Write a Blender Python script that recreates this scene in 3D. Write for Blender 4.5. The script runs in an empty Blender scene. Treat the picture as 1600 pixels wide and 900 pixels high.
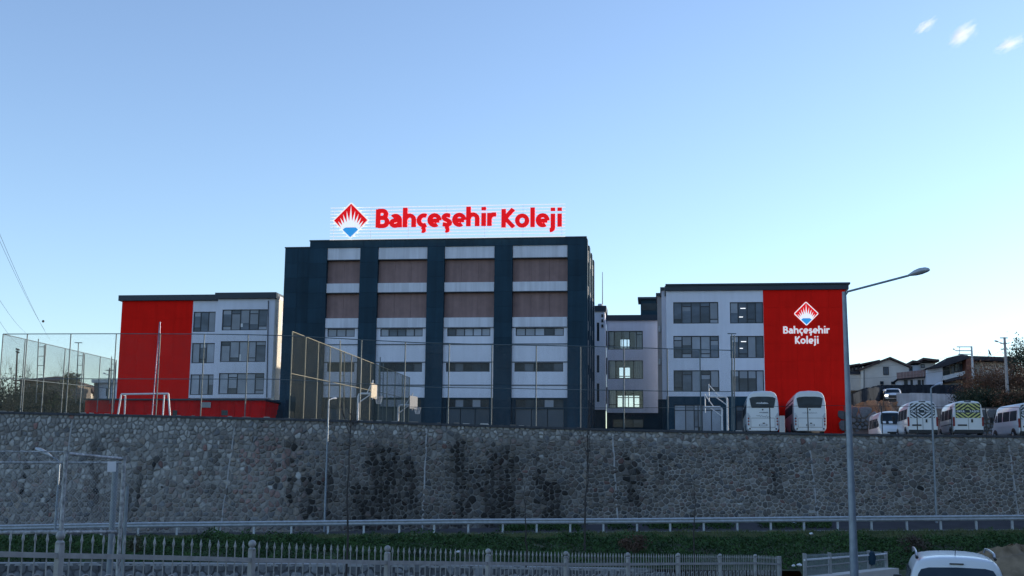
import bpy, math, random
import numpy as np
from mathutils import Vector, Matrix
random.seed(7)
C = bpy.context.scene.collection
S = bpy.context.scene
V = Vector
# ---------------------------------------------------------------- camera
F = 1880.0                       # focal length in photograph pixels (1600 wide)
EYE = V((0, 0, 3.4))
TH = math.atan(295 / F); RO = math.radians(0.56)
_r0 = V((1, 0, 0)); _u0 = V((0, -math.sin(TH), math.cos(TH))); FW = V((0, math.cos(TH), math.sin(TH)))
RT = _r0 * math.cos(RO) + _u0 * math.sin(RO); UP = -_r0 * math.sin(RO) + _u0 * math.cos(RO)
cam = bpy.data.objects.new('camera', bpy.data.cameras.new('camera')); C.objects.link(cam)
cam.data.sensor_width = 36; cam.data.lens = 36 * F / 1600; cam.data.clip_end = 20000; cam.data.clip_start = .1
M = Matrix((RT, UP, -FW)).transposed().to_4x4(); M.translation = EYE; cam.matrix_world = M
S.camera = cam
# ---------------------------------------------------------------- light
SUN_EL = math.radians(10.5); SUN_AHEAD = math.radians(24)      # low sun from the right, a little ahead
sd = V((math.cos(SUN_AHEAD) * math.cos(SUN_EL), math.sin(SUN_AHEAD) * math.cos(SUN_EL), math.sin(SUN_EL)))
W = bpy.data.worlds.new('World'); S.world = W; W.use_nodes = True
nt = W.node_tree; bg = nt.nodes['Background']
sky = nt.nodes.new('ShaderNodeTexSky'); sky.sky_type = 'NISHITA'; sky.sun_disc = False
sky.sun_elevation = SUN_EL; sky.sun_rotation = math.atan2(sd.x, sd.y)
sky.air_density = 1.0; sky.dust_density = 0.4; sky.ozone_density = 3.0; sky.altitude = 100
hs = nt.nodes.new('ShaderNodeHueSaturation'); hs.inputs['Saturation'].default_value = .92; hs.inputs['Hue'].default_value = .507
nt.links.new(sky.outputs[0], hs.inputs['Color']); nt.links.new(hs.outputs[0], bg.inputs[0]); bg.inputs[1].default_value = 0.15
sl = bpy.data.lights.new('sun', 'SUN'); sl.energy = 2.6; sl.angle = math.radians(.53); sl.color = (1, .86, .68)
so = bpy.data.objects.new('sun', sl); C.objects.link(so); so.rotation_euler = sd.to_track_quat('Z', 'Y').to_euler()
S.view_settings.view_transform = 'Standard'; S.view_settings.look = 'None'
S.view_settings.exposure = 1.08; S.view_settings.gamma = 1
S.cycles.max_bounces = 8; S.cycles.transparent_max_bounces = 16
S.cycles.volume_step_rate = 1.0; S.cycles.volume_bounces = 2

# ---------------------------------------------------------------- helpers
def ray(px, py): return FW + RT * ((px - 800) / F) + UP * ((450 - py) / F)
def at(px, py, D):
    d = ray(px, py); return EYE + d * (D / d.y)
ORG = {}
def tag(o, label=None, cat=None, group=None, kind=None):
    if label: o['label'] = label
    if cat: o['category'] = cat
    if group: o['group'] = group
    if kind: o['kind'] = kind
    return o
def thing(name, loc, label, cat, group=None, rz=0):
    o = bpy.data.objects.new(name, None); C.objects.link(o); o.location = loc; o.rotation_euler.z = rz
    o.empty_display_size = .3
    ORG[o.name] = V(loc) if rz == 0 else None
    return tag(o, label, cat, group)
def interp(xs, ys, x): return float(np.interp(x, xs, ys))
class MB:
    """collects shapes, linked as ONE mesh; world coordinates unless local=True"""
    def __init__(s): s.v = []; s.f = []; s.col = []; s.sm = False
    def quad(s, *p):
        n = len(s.v); s.v += [tuple(q) for q in p]; s.f.append(tuple(range(n, n + len(p)))); return s
    def box(s, o, u, v, w, a, b, c):
        """o corner; axes u v w (unit), extents a b c as (lo,hi)"""
        n = len(s.v)
        for k in (0, 1):
            for j in (0, 1):
                for i in (0, 1):
                    s.v.append(tuple(o + u * a[i] + v * b[j] + w * c[k]))
        for q in ((0, 2, 3, 1), (4, 5, 7, 6), (0, 1, 5, 4), (2, 6, 7, 3), (0, 4, 6, 2), (1, 3, 7, 5)):
            s.f.append(tuple(n + i for i in q))
        return s
    def abox(s, x0, x1, y0, y1, z0, z1): return s.box(V((0, 0, 0)), V((1, 0, 0)), V((0, 1, 0)), V((0, 0, 1)), (x0, x1), (y0, y1), (z0, z1))
    def tube(s, a, b, r, r2=None, n=8, cap=True):
        a = V(a); b = V(b); r2 = r if r2 is None else r2; d = (b - a)
        if d.length < 1e-6: return s
        d.normalize(); x = d.orthogonal().normalized(); y = d.cross(x); k = len(s.v)
        for p, rr in ((a, r), (b, r2)):
            for i in range(n):
                t = 2 * math.pi * i / n; s.v.append(tuple(p + (x * math.cos(t) + y * math.sin(t)) * rr))
        for i in range(n): j = (i + 1) % n; s.f.append((k + i, k + j, k + n + j, k + n + i))
        if cap: s.f.append(tuple(k + i for i in range(n))[::-1]); s.f.append(tuple(k + n + i for i in range(n)))
        return s
    def path(s, pts, r, n=6, closed=False):
        """swept tube with shared rings; r number or list"""
        pts = [V(p) for p in pts]; m = len(pts); k0 = len(s.v); x = None
        for i, p in enumerate(pts):
            a = pts[(i - 1) % m] if (i or closed) else p; b = pts[(i + 1) % m] if (i < m - 1 or closed) else p
            d = (b - a).normalized()
            if x is None: x = d.orthogonal().normalized()
            x = (x - d * x.dot(d)).normalized(); y = d.cross(x); rr = r[i] if isinstance(r, (list, tuple)) else r
            for q in range(n):
                t = 2 * math.pi * q / n; s.v.append(tuple(p + (x * math.cos(t) + y * math.sin(t)) * rr))
        for i in range(m if closed else m - 1):
            a = k0 + i * n; b = k0 + ((i + 1) % m) * n
            for q in range(n): w = (q + 1) % n; s.f.append((a + q, a + w, b + w, b + q))
        if not closed:
            s.f.append(tuple(k0 + q for q in range(n))[::-1]); s.f.append(tuple(k0 + (m - 1) * n + q for q in range(n)))
        return s
    def lathe(s, c, prof, n=12, ax=V((0, 0, 1))):
        ax = ax.normalized(); x = ax.orthogonal().normalized(); y = ax.cross(x); k = len(s.v)
        for r, z in prof:
            for i in range(n):
                t = 2 * math.pi * i / n; s.v.append(tuple(c + ax * z + (x * math.cos(t) + y * math.sin(t)) * r))
        for j in range(len(prof) - 1):
            for i in range(n): w = (i + 1) % n; s.f.append((k + j * n + i, k + j * n + w, k + (j + 1) * n + w, k + (j + 1) * n + i))
        return s
    def prism(s, poly, o, u, v, w, d0, d1):
        """poly list of (a,b) in u,v; extruded along w from d0 to d1"""
        n = len(poly); k = len(s.v)
        for d in (d0, d1):
            for a, b in poly: s.v.append(tuple(o + u * a + v * b + w * d))
        s.f.append(tuple(k + i for i in range(n))[::-1]); s.f.append(tuple(k + n + i for i in range(n)))
        for i in range(n): j = (i + 1) % n; s.f.append((k + i, k + j, k + n + j, k + n + i))
        return s
    def build(s, name, mat, parent=None, smooth=False, bevel=0, kind=None, sub=0, local=False, label=None, cols=None):
        me = bpy.data.meshes.new(name)
        off = V((0, 0, 0))
        if parent is not None and not local:
            p = parent
            while p.parent is not None: p = p.parent
            off = V(p.location)
        vv = [(a[0] - off.x, a[1] - off.y, a[2] - off.z) for a in s.v]
        me.from_pydata(vv, [], s.f)
        if cols is not None:
            at_ = me.color_attributes.new('tone', 'FLOAT_COLOR', 'POINT'); at_.data.foreach_set('color', np.asarray(cols, dtype=np.float32).ravel())
        me.materials.append(mat)
        if smooth or sub: me.polygons.foreach_set('use_smooth', [True] * len(me.polygons))
        me.update()
        o = bpy.data.objects.new(name, me); C.objects.link(o); o.parent = parent
        if smooth and not sub:
            me.set_sharp_from_angle(angle=math.radians(40))
        if bevel:
            b = o.modifiers.new('b', 'BEVEL'); b.width = bevel; b.segments = 2; b.limit_method = 'ANGLE'
        if sub:
            b = o.modifiers.new('s', 'SUBSURF'); b.levels = sub; b.render_levels = sub
        if kind: o['kind'] = kind
        if label: o['label'] = label
        return o
def share(o, name, parent, loc):
    c = bpy.data.objects.new(name, o.data); C.objects.link(c); c.parent = parent; c.location = loc; return c
def copy_tree(o, parent=None):
    c = o.copy(); C.objects.link(c); c.parent = parent
    for ch in o.children: copy_tree(ch, c)
    return c

# ---------------------------------------------------------------- materials
def mat(name, col, rough=.7, var=.12, scale=3.0, metal=0.0, bump=0.0, bscale=None, rnd=0.0, emit=None, es=0, attr=False, streak=0.0, spec=None, coat=0, detail=5, stretch=None, col2=None):
    m = bpy.data.materials.new(name); m.use_nodes = True; n = m.node_tree; L = n.links.new
    b = n.nodes['Principled BSDF']; b.inputs['Roughness'].default_value = rough; b.inputs['Metallic'].default_value = metal
    if spec is not None: b.inputs['Specular IOR Level'].default_value = spec
    if coat: b.inputs['Coat Weight'].default_value = coat
    g = n.nodes.new('ShaderNodeNewGeometry')
    mp = n.nodes.new('ShaderNodeMapping'); L(g.outputs['Position'], mp.inputs[0])
    if stretch: mp.inputs['Scale'].default_value = stretch
    no = n.nodes.new('ShaderNodeTexNoise'); no.inputs['Scale'].default_value = scale; no.inputs['Detail'].default_value = detail; L(mp.outputs[0], no.inputs[0])
    mx = n.nodes.new('ShaderNodeMix'); mx.data_type = 'RGBA'
    c = V(col[:3]); c2 = V(col2[:3]) if col2 else c * (1 + var)
    A, B = mx.inputs[6], mx.inputs[7]
    A.default_value = (*(c * (1 - var)), 1); B.default_value = (*c2, 1)
    rp = n.nodes.new('ShaderNodeMapRange'); rp.inputs[1].default_value = .3; rp.inputs[2].default_value = .7; L(no.outputs[0], rp.inputs[0])
    L(rp.outputs[0], mx.inputs[0]); out = mx.outputs[2]
    def mul(out, fac_out):
        q = n.nodes.new('ShaderNodeMix'); q.data_type = 'RGBA'; q.blend_type = 'MULTIPLY'; q.inputs[0].default_value = 1
        L(out, q.inputs[6]); L(fac_out, q.inputs[7]); return q.outputs[2]
    if attr:
        a = n.nodes.new('ShaderNodeAttribute'); a.attribute_name = 'tone'; out = mul(out, a.outputs['Color'])
    if rnd:
        oi = n.nodes.new('ShaderNodeObjectInfo'); r2 = n.nodes.new('ShaderNodeMapRange'); r2.inputs[3].default_value = 1 - rnd; r2.inputs[4].default_value = 1 + rnd
        L(oi.outputs['Random'], r2.inputs[0]); out = mul(out, r2.outputs[0])
    if streak:
        m2 = n.nodes.new('ShaderNodeMapping'); m2.inputs['Scale'].default_value = (2.2, 2.2, .12); L(g.outputs['Position'], m2.inputs[0])
        n2 = n.nodes.new('ShaderNodeTexNoise'); n2.inputs['Scale'].default_value = 1.3; n2.inputs['Detail'].default_value = 6; L(m2.outputs[0], n2.inputs[0])
        r3 = n.nodes.new('ShaderNodeMapRange'); r3.inputs[1].default_value = .38; r3.inputs[2].default_value = .62; r3.inputs[3].default_value = 1 - streak; r3.inputs[4].default_value = 1
        L(n2.outputs[0], r3.inputs[0]); out = mul(out, r3.outputs[0])
    L(out, b.inputs['Base Color'])
    if emit: b.inputs['Emission Color'].default_value = (*emit, 1); b.inputs['Emission Strength'].default_value = es
    if bump:
        bu = n.nodes.new('ShaderNodeBump'); bu.inputs['Strength'].default_value = .6; bu.inputs['Distance'].default_value = bump
        nb = n.nodes.new('ShaderNodeTexNoise'); nb.inputs['Scale'].default_value = bscale or scale * 4; nb.inputs['Detail'].default_value = 6
        L(g.outputs['Position'], nb.inputs[0]); L(nb.outputs[0], bu.inputs['Height']); L(bu.outputs[0], b.inputs['Normal'])
    return m
m_white = mat('white_render', (.74, .76, .85), .85, .04, .6, streak=.05, bump=.004, bscale=30)
m_whiteb = mat('white_band', (.68, .70, .77), .8, .06, .8, streak=.16, bump=.003, bscale=25)
m_brown = mat('brown_panel', (.27, .175, .165), .85, .10, 1.5, streak=.15, bump=.006, bscale=40)
m_navy = mat('navy_cladding', (.016, .047, .074), .7, .12, .5, rnd=.12, streak=.16, spec=.2)
m_navyw = mat('navy_wall', (.014, .040, .062), .75, .10, .7, spec=.2)
m_cornice = mat('dark_cornice', (.012, .026, .045), .5, .12, .8)
m_red = mat('red_cladding', (.84, .012, .007), .9, .05, .8, rnd=.03, spec=.12, streak=.07)
m_redd = mat('red_annex', (.62, .010, .010), .85, .12, 1.5, streak=.2, spec=.12)
m_frame = mat('window_frame_dark', (.008, .014, .026), .45, .1, 3)
m_glass = mat('glass_sky', (.085, .108, .145), .10, .35, .55, rnd=.5, spec=.25, stretch=(1, 1, 2.2))
m_blind = mat('glass_blind', (.29, .325, .39), .25, .14, .9, rnd=.32, spec=.4)
m_dark = mat('glass_dark', (.022, .035, .048), .22, .4, 1.2, rnd=.3, spec=.2)
m_roof = mat('flat_roof', (.14, .14, .15), .9)
m_galv = mat('galvanised_steel', (.44, .47, .50), .45, .16, 6, metal=.15, rnd=.06)
m_post = mat('fence_post_green_grey', (.10, .135, .15), .55, .2, 4, metal=.2)
m_wire = mat('fence_wire', (.10, .12, .13), .5, .1, 4, metal=.3)
m_wpaint = mat('white_paint_metal', (.72, .73, .74), .45, .08, 4, rnd=.03)
m_stone = mat('wall_stone', (1, 1, 1), .85, .22, 7, attr=True, bump=.02, bscale=14)
m_mortar = mat('wall_mortar', (1, 1, 1), .92, .16, 9, attr=True, bump=.015, bscale=25)
m_cop = mat('coping_concrete', (.055, .06, .07), .85, .25, 3)
m_conc = mat('concrete', (.33, .33, .33), .85, .15, 2, bump=.005)
m_asph = mat('asphalt', (.062, .060, .066), .9, .2, 1.2, bump=.004, bscale=60)
m_grass = mat('grass_ground', (.035, .055, .022), .95, .4, 1.4, bump=.03, bscale=12, col2=(.075, .085, .035))
m_blade = mat('grass_blades', (.055, .10, .025), .8, .35, 1.0, col2=(.15, .165, .065))
m_leaf = mat('hedge_leaf', (.024, .066, .024), .75, .4, .9, col2=(.062, .125, .035), spec=.25)
m_leafd = mat('evergreen_leaf', (.026, .045, .030), .75, .35, .7, spec=.25)
m_russet = mat('russet_leaf', (.12, .060, .042), .85, .4, .6, col2=(.21, .125, .075))
m_bark = mat('bark', (.045, .040, .038), .9, .3, 8, bump=.01)
m_earth = mat('earth', (.12, .10, .082), .95, .35, .8, spec=.1, bump=.03, bscale=5)
m_orange = mat('ochre_earth', (.19, .115, .070), .95, .4, .7, bump=.05, bscale=3)
m_path = mat('worn_path', (.17, .155, .14), .95, .3, 1.5, bump=.02, spec=.1)
m_mound = mat('mound_earth', (.22, .165, .11), .95, .4, 2, bump=.05, bscale=6, spec=.1)
m_yard = mat('yard_asphalt', (.09, .09, .095), .9, .2, .6)
m_vwhite = mat('vehicle_white', (.66, .69, .72), .32, .03, 1.5, coat=.5, rnd=.03)
m_vblack = mat('black_trim', (.018, .019, .021), .5, .2, 5)
m_rubber = mat('tyre_rubber', (.02, .02, .02), .85, .2, 8)
m_lampred = mat('tail_lamp', (.22, .008, .008), .4, .1, 5)
m_vglass = mat('van_side_glass', (.022, .032, .042), .65, .3, 1.2, spec=.12)
m_lampw = mat('headlamp', (.8, .8, .78), .15, .05, 5, emit=(1, .93, .8), es=2.2)
m_chrome = mat('rim_metal', (.45, .46, .48), .3, .08, 5, metal=.9)
m_yel = mat('chevron_yellow', (.62, .62, .20), .5, .06, 4)
m_chw = mat('chevron_white', (.70, .72, .74), .5, .06, 4)
m_chk = mat('chevron_black', (.02, .03, .035), .5, .1, 4)
m_sred = mat('sign_red_added_glow', (.70, .010, .014), .7, .03, 2, emit=(.78, .008, .012), es=.30, spec=.1)  # glow added to the letter and emblem colours to brighten them in shade
m_swhite = mat('sign_white_added_glow', (.85, .87, .88), .4, .02, 2, emit=(1, 1, 1), es=.28)
m_sblue = mat('sign_blue_added_glow', (.02, .28, .62), .4, .03, 2, emit=(.02, .28, .68), es=.30)
m_slat = mat('sign_slat_added_glow', (.85, .88, .90), .4, .03, 3, emit=(1, 1, 1), es=.25)  # added glow keeps the shaded slats white against the sky
m_cream = mat('cream_render', (.58, .55, .50), .9, .10, .8, bump=.004)
m_bluehouse = mat('pale_blue_render', (.55, .60, .68), .9, .08, .8)
m_tile = mat('roof_tile_brown', (.085, .062, .058), .9, .25, 2, spec=.1, bump=.02, bscale=10)
m_dslab = mat('dark_fascia', (.05, .052, .062), .9, .2, 1, spec=.1)
m_brick = mat('red_brick', (.17, .07, .05), .9, .25, 3, bump=.01, bscale=30)
m_rail = mat('terrace_screen_pink', (.25, .17, .155), .8, .15, 3)
m_slatw = mat('dark_wall_boards', (.030, .038, .050), .95, .25, 2, rnd=.2, spec=.03)
m_white2 = mat('lime_white_wall', (.56, .60, .66), .9, .15, 1.2, streak=.2)
m_sill = mat('balcony_white', (.55, .58, .60), .8, .08, 2)
m_line = mat('panel_line', (.10, .12, .15), .6, .1, 4)

# ---------------------------------------------------------------- facade frames
YAW = math.radians(7.0)
class Fac:
    """vertical wall plane: pixels of the photograph become metres on it"""
    def __init__(s, px, py, D, yaw=YAW, off=0.0):
        s.o = at(px, py, D); s.u = V((math.cos(yaw), -math.sin(yaw), 0)); s.n = V((-math.sin(yaw), -math.cos(yaw), 0)); s.z = V((0, 0, 1))
        s.o = V((s.o.x, s.o.y, 0)) + s.n * off
    def uz(s, px, py):
        d = ray(px, py); t = (s.o - EYE).dot(s.n) / d.dot(s.n); p = EYE + d * t
        return (p - s.o).dot(s.u), p.z
    def u_(s, px, py=550): return s.uz(px, py)[0]
    def z_(s, py, px=None): return s.uz(px if px is not None else s.refx, py)[1]
    def rect(s, x0, x1, y0, y1):
        """pixel rectangle -> u0,u1,z0,z1, taken at its middle"""
        xm = (x0 + x1) / 2; ym = (y0 + y1) / 2
        return s.uz(x0, ym)[0], s.uz(x1, ym)[0], s.uz(xm, y1)[1], s.uz(xm, y0)[1]
    def P(s, u, z, d=0): return s.o + s.u * u + s.n * d + V((0, 0, z))
    def box(s, mb, u0, u1, z0, z1, d0, d1): return mb.box(s.o, s.u, s.z, s.n, (u0, u1), (z0, z1), (d0, d1))
    def wall(s, mb, u0, u1, z0, z1, holes, th=.35, d=0.0, rev=.2):
        us = sorted({u0, u1, *[min(max(h[i], u0), u1) for h in holes for i in (0, 1)]}); zs = sorted({z0, z1, *[min(max(h[i], z0), z1) for h in holes for i in (2, 3)]})
        for a, b in zip(us, us[1:]):
            for c, e in zip(zs, zs[1:]):
                um, zm = (a + b) / 2, (c + e) / 2
                if b - a < 1e-5 or e - c < 1e-5 or any(h[0] < um < h[1] and h[2] < zm < h[3] for h in holes): continue
                mb.quad(s.P(a, c, d), s.P(b, c, d), s.P(b, e, d), s.P(a, e, d))
        for h in holes:
            a, b, c, e = h
            for p, q in (((a, c), (b, c)), ((b, c), (b, e)), ((b, e), (a, e)), ((a, e), (a, c))):
                mb.quad(s.P(*p, d), s.P(*q, d), s.P(*q, d - rev), s.P(*p, d - rev))
        for p, q in (((u0, z0), (u1, z0)), ((u1, z0), (u1, z1)), ((u1, z1), (u0, z1)), ((u0, z1), (u0, z0))):
            mb.quad(s.P(*q, d), s.P(*p, d), s.P(*p, d - th), s.P(*q, d - th))
def window(fc, root, r, cols, glass=(m_glass, m_blind), p=.35, d=0.0, fw=.078, frame=None, spill=False):
    """one window part (frame) with pane sub-parts. cols: list of (width, code) code in '', 't','b','tb'"""
    u0, u1, z0, z1 = r; mb = MB(); T = d - .10; B = d - .16; fr = frame or m_frame
    def bar(a, b, c, e): fc.box(mb, a, b, c, e, B, T)
    bar(u0, u1, z0, z0 + fw); bar(u0, u1, z1 - fw, z1); bar(u0, u0 + fw, z0 + fw, z1 - fw); bar(u1 - fw, u1, z0 + fw, z1 - fw)
    tot = sum(c[0] for c in cols); x = u0; cells = []
    for i, (w, code) in enumerate(cols):
        x1 = x + (u1 - u0) * w / tot
        if i < len(cols) - 1: fc.box(mb, x1 - fw * .55, x1 + fw * .55, z0 + fw, z1 - fw, B - .003, T + .003)
        a = x + fw * .6; b = x1 - fw * .6; H = z1 - z0; lo = z0 + fw; hi = z1 - fw
        if 't' in code: zt = z1 - H * .20; fc.box(mb, a, b, zt - fw * .5, zt + fw * .5, B, T - .004); cells.append((a, b, zt + fw * .5, hi)); hi = zt - fw * .5
        if 'b' in code: zb = z0 + H * .20; fc.box(mb, a, b, zb - fw * .5, zb + fw * .5, B, T - .004); cells.append((a, b, lo, zb - fw * .5)); lo = zb + fw * .5
        cells.append((a, b, lo, hi)); x = x1
    wdw = mb.build('window', fr, root)
    for a, b, c, e in cells:
        k = MB(); fc.box(k, a - .02, b + .02, c - .02, e + .02, B + .005, B + .03)
        gm = glass[1] if random.random() < p else glass[0]; k.build('pane', gm, wdw)
        if gm is m_glass and e - c > .9 and random.random() < .55:
            k = MB(); zc = e - (e - c) * random.choice((.25, .35, .5, .65)); fc.box(k, a + .01, b - .01, zc, e + .01, B + .032, B + .036); k.build('blind', m_blind, wdw)
    return wdw
def plane_tex_box(fc, root, name, m, r, d0, d1, bevel=0):
    k = MB(); fc.box(k, *r, d0, d1); return k.build(name, m, root, bevel=bevel)

# ---------------------------------------------------------------- lettering (stroke glyphs, cap height 1)
def arc(cx, cy, rx, ry, a0, a1, n=9): return [(cx + rx * math.cos(math.radians(a0 + (a1 - a0) * i / (n - 1))), cy + ry * math.sin(math.radians(a0 + (a1 - a0) * i / (n - 1)))) for i in range(n)]
CED = [[(.30, -.01), (.34, -.09)], arc(.29, -.17, .07, .075, 80, -120, 6)]
GL = {
 'B': (.66, [[(.11, 0), (.11, 1)], [(.11, .92)] + arc(.33, .73, .15, .19, 90, -90) + [(.11, .54)], [(.11, .535)] + arc(.35, .305, .19, .225, 90, -90) + [(.11, .08)]]),
 'a': (.62, [arc(.28, .42, .19, .21, 140, 0, 8) + [(.47, .3), (.48, 0)], [(.47, .43)] + arc(.25, .23, .155, .15, 95, 290, 9) + [(.46, .16)]]),
 'h': (.66, [[(.11, 0), (.11, 1.06)], [(.11, .42)] + arc(.32, .42, .20, .215, 165, 0, 7) + [(.52, 0)]]),
 'c': (.52, [arc(.34, .355, .235, .275, 62, 298, 14)]),
 'e': (.64, [arc(.32, .355, .225, .275, -2, 180, 9)[:] + arc(.32, .355, .225, .275, 180, 305, 8)[1:], [(.12, .33), (.545, .33)]]),
 's': (.52, [[(.41, .60)] + arc(.26, .50, .14, .125, 55, 245, 8) + [(.27, .355)] + arc(.245, .21, .155, .125, 60, -130, 8) + [(.07, .12)]]),
 'i': (.32, [[(.16, 0), (.16, .70)], [(.16, .86), (.16, 1.03)]]),
 'r': (.44, [[(.11, 0), (.11, .70)], [(.11, .42), (.17, .55), (.27, .615), (.42, .615)]]),
 'K': (.66, [[(.11, 0), (.11, 1)], [(.57, 1.0), (.18, .50), (.59, 0)]]),
 'o': (.68, [arc(.34, .355, .235, .275, 0, 360, 19)]),
 'l': (.32, [[(.16, 0), (.16, 1.06)]]),
 'j': (.33, [[(.17, .70), (.17, -.02)] + arc(.03, -.06, .14, .14, 0, -95, 6), [(.17, .86), (.17, 1.03)]]),
 'O': (.80, [arc(.40, .5, .30, .42, 0, 360, 17)]), 'U': (.74, [[(.12, 1), (.12, .35)] + arc(.37, .33, .25, .25, 180, 360, 8) + [(.62, 1)]]),
 'L': (.56, [[(.11, 1), (.11, .09), (.52, .09)]]), 'T': (.62, [[(.31, 0), (.31, .9)], [(.02, .91), (.60, .91)]]),
 'A': (.74, [[(.08, 0), (.37, .97), (.66, 0)], [(.2, .3), (.54, .3)]]), 'I': (.26, [[(.13, 0), (.13, 1)]]),
 'S': (.60, [[(.50, .85)] + arc(.31, .73, .19, .18, 50, 235, 8) + [(.31, .51)] + arc(.29, .27, .20, .19, 60, -130, 8) + [(.06, .16)]]),
}
GL['ç'] = (.52, GL['c'][1] + CED); GL['ş'] = (.52, GL['s'][1] + [[(x - .05, y) for x, y in q] for q in CED]); GL['Ş'] = (.60, GL['S'][1] + CED)
def ribbon(pts, w, closed=False):
    """thick stroke outline as a list of quads (left,right pairs)"""
    n = len(pts); out = []
    for i, p in enumerate(pts):
        a = pts[i - 1] if i else (pts[-2] if closed else None); b = pts[i + 1] if i < n - 1 else (pts[1] if closed else None)
        ds = []
        if a: ds.append(V((p[0] - a[0], p[1] - a[1])).normalized())
        if b: ds.append(V((b[0] - p[0], b[1] - p[1])).normalized())
        d = (ds[0] + ds[-1]); d = d.normalized() if d.length > .2 else ds[0]
        nn = V((-d.y, d.x)); k = 1 / max(.6, nn.dot(V((-ds[0].y, ds[0].x))))
        out.append(((p[0] + nn.x * w / 2 * k, p[1] + nn.y * w / 2 * k), (p[0] - nn.x * w / 2 * k, p[1] - nn.y * w / 2 * k)))
    return out
def glyph(mb, ch, o, u, v, n, sx, sz, w, d0, d1):
    if ch == ' ': return .30 * sx
    adv, strokes = GL[ch]
    for k, st in enumerate(strokes):
        cl = len(st) > 10 and math.dist(st[0], st[-1]) < 1e-3
        if isinstance(st, tuple): st = list(st)
        rb = ribbon(st, w * (.8 if len(st) == 6 and min(p[1] for p in st) < -.1 and ch in 'çşŞ' else 1), cl); e = d1 + .0025 * k
        for (l0, r0), (l1, r1) in zip(rb, rb[1:]):
            q = [(r0[0] * sx, r0[1] * sz), (r1[0] * sx, r1[1] * sz), (l1[0] * sx, l1[1] * sz), (l0[0] * sx, l0[1] * sz)]
            kk = len(mb.v)
            for d in (d0, e):
                for a, b in q: mb.v.append(tuple(o + u * a + v * b + n * d))
            mb.f.append((kk + 4, kk + 5, kk + 6, kk + 7)); mb.f.append((kk + 3, kk + 2, kk + 1, kk))
            mb.f.append((kk, kk + 1, kk + 5, kk + 4)); mb.f.append((kk + 2, kk + 3, kk + 7, kk + 6))
        for (l, r), fl in ((rb[0], 0), (rb[-1], 1)):
            if cl: continue
            mb.quad(o + u * l[0] * sx + v * l[1] * sz + n * d0, o + u * r[0] * sx + v * r[1] * sz + n * d0, o + u * r[0] * sx + v * r[1] * sz + n * e, o + u * l[0] * sx + v * l[1] * sz + n * e)
    return adv * sx
def text_width(t): return sum(.30 if c == ' ' else GL[c][0] for c in t)
def lettering(t, o, u, v, n, width, cap, w, d0, d1, m, parent, local=False, one=False):
    sx = width / text_width(t); x = 0; mb = MB()
    for c in t:
        if c != ' ':
            if not one: mb = MB()
            glyph(mb, c, o + u * x, u, v, n, sx, cap, w, d0, d1)
            if not one: mb.build('letter', m, parent, local=local)
        x += (.30 if c == ' ' else GL[c][0]) * sx
    if one: mb.build('lettering', m, parent, local=local)
def emblem(o, u, v, n, R, d, parent, local=False):
    """diamond emblem: white rim, red field, white rays, blue foot"""
    def dia(r, cut): return [(r - cut, -cut), (r - cut, cut), (cut, r - cut), (-cut, r - cut), (-(r - cut), cut), (-(r - cut), -cut), (-cut, -(r - cut)), (cut, -(r - cut))]
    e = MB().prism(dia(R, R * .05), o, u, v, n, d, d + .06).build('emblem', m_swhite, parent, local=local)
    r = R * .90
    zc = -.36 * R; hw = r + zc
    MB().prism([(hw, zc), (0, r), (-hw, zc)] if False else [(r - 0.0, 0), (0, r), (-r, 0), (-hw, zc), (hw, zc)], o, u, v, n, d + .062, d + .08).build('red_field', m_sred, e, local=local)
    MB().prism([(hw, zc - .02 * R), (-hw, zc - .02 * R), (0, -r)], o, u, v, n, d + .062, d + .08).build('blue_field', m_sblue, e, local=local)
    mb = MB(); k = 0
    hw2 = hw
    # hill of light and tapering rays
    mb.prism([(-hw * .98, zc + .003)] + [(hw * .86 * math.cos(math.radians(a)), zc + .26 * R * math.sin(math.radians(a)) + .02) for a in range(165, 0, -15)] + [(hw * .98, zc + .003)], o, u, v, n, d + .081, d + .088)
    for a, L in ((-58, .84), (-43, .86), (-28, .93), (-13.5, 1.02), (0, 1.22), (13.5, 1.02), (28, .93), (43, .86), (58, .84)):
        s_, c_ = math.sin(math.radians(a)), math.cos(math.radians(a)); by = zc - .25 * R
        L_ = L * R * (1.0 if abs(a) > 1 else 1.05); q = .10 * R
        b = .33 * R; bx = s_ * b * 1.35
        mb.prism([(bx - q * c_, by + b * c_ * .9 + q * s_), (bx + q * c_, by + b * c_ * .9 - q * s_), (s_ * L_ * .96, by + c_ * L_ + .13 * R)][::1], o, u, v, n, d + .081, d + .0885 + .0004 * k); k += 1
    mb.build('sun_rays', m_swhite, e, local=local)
    return e

# ================================================================ TERRAIN
def sheet(rows, name, m, dz=0, kind='structure', sub=1):
    """rows: list of rows of points (same count)"""
    mb = MB(); n = len(rows[0])
    for r in rows: mb.v += [tuple(V(p) + V((0, 0, dz))) for p in r]
    for j in range(len(rows) - 1):
        for i in range(n - 1): k = j * n + i; mb.f.append((k, k + 1, k + n + 1, k + n))
    return mb.build(name, m, None, smooth=True, kind=kind)
PX = [-420, -200, 0, 215, 500, 750, 1000, 1250, 1450, 1600, 1780, 2050]
WT = ([0, 500, 640, 950, 1330, 1600], [645, 657, 662, 672, 680, 683])     # top edge of the wall
WF = ([0, 500, 750, 1000, 1250, 1600], [834, 831, 825, 817, 814, 809])    # foot of the wall
RF = ([0, 215, 512, 730, 995, 1310, 1583], [841, 838.5, 836, 834.5, 831, 829.5, 828])  # foot of the guardrail
RT_ = ([0, 215, 512, 730, 995, 1310, 1583], [820, 816, 813, 810.5, 809.5, 806.5, 804.5])  # top of the guardrail
LW = ([0, 200, 640, 1000, 1250, 1600], [880, 880, 882, 889, 892, 893])
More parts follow.
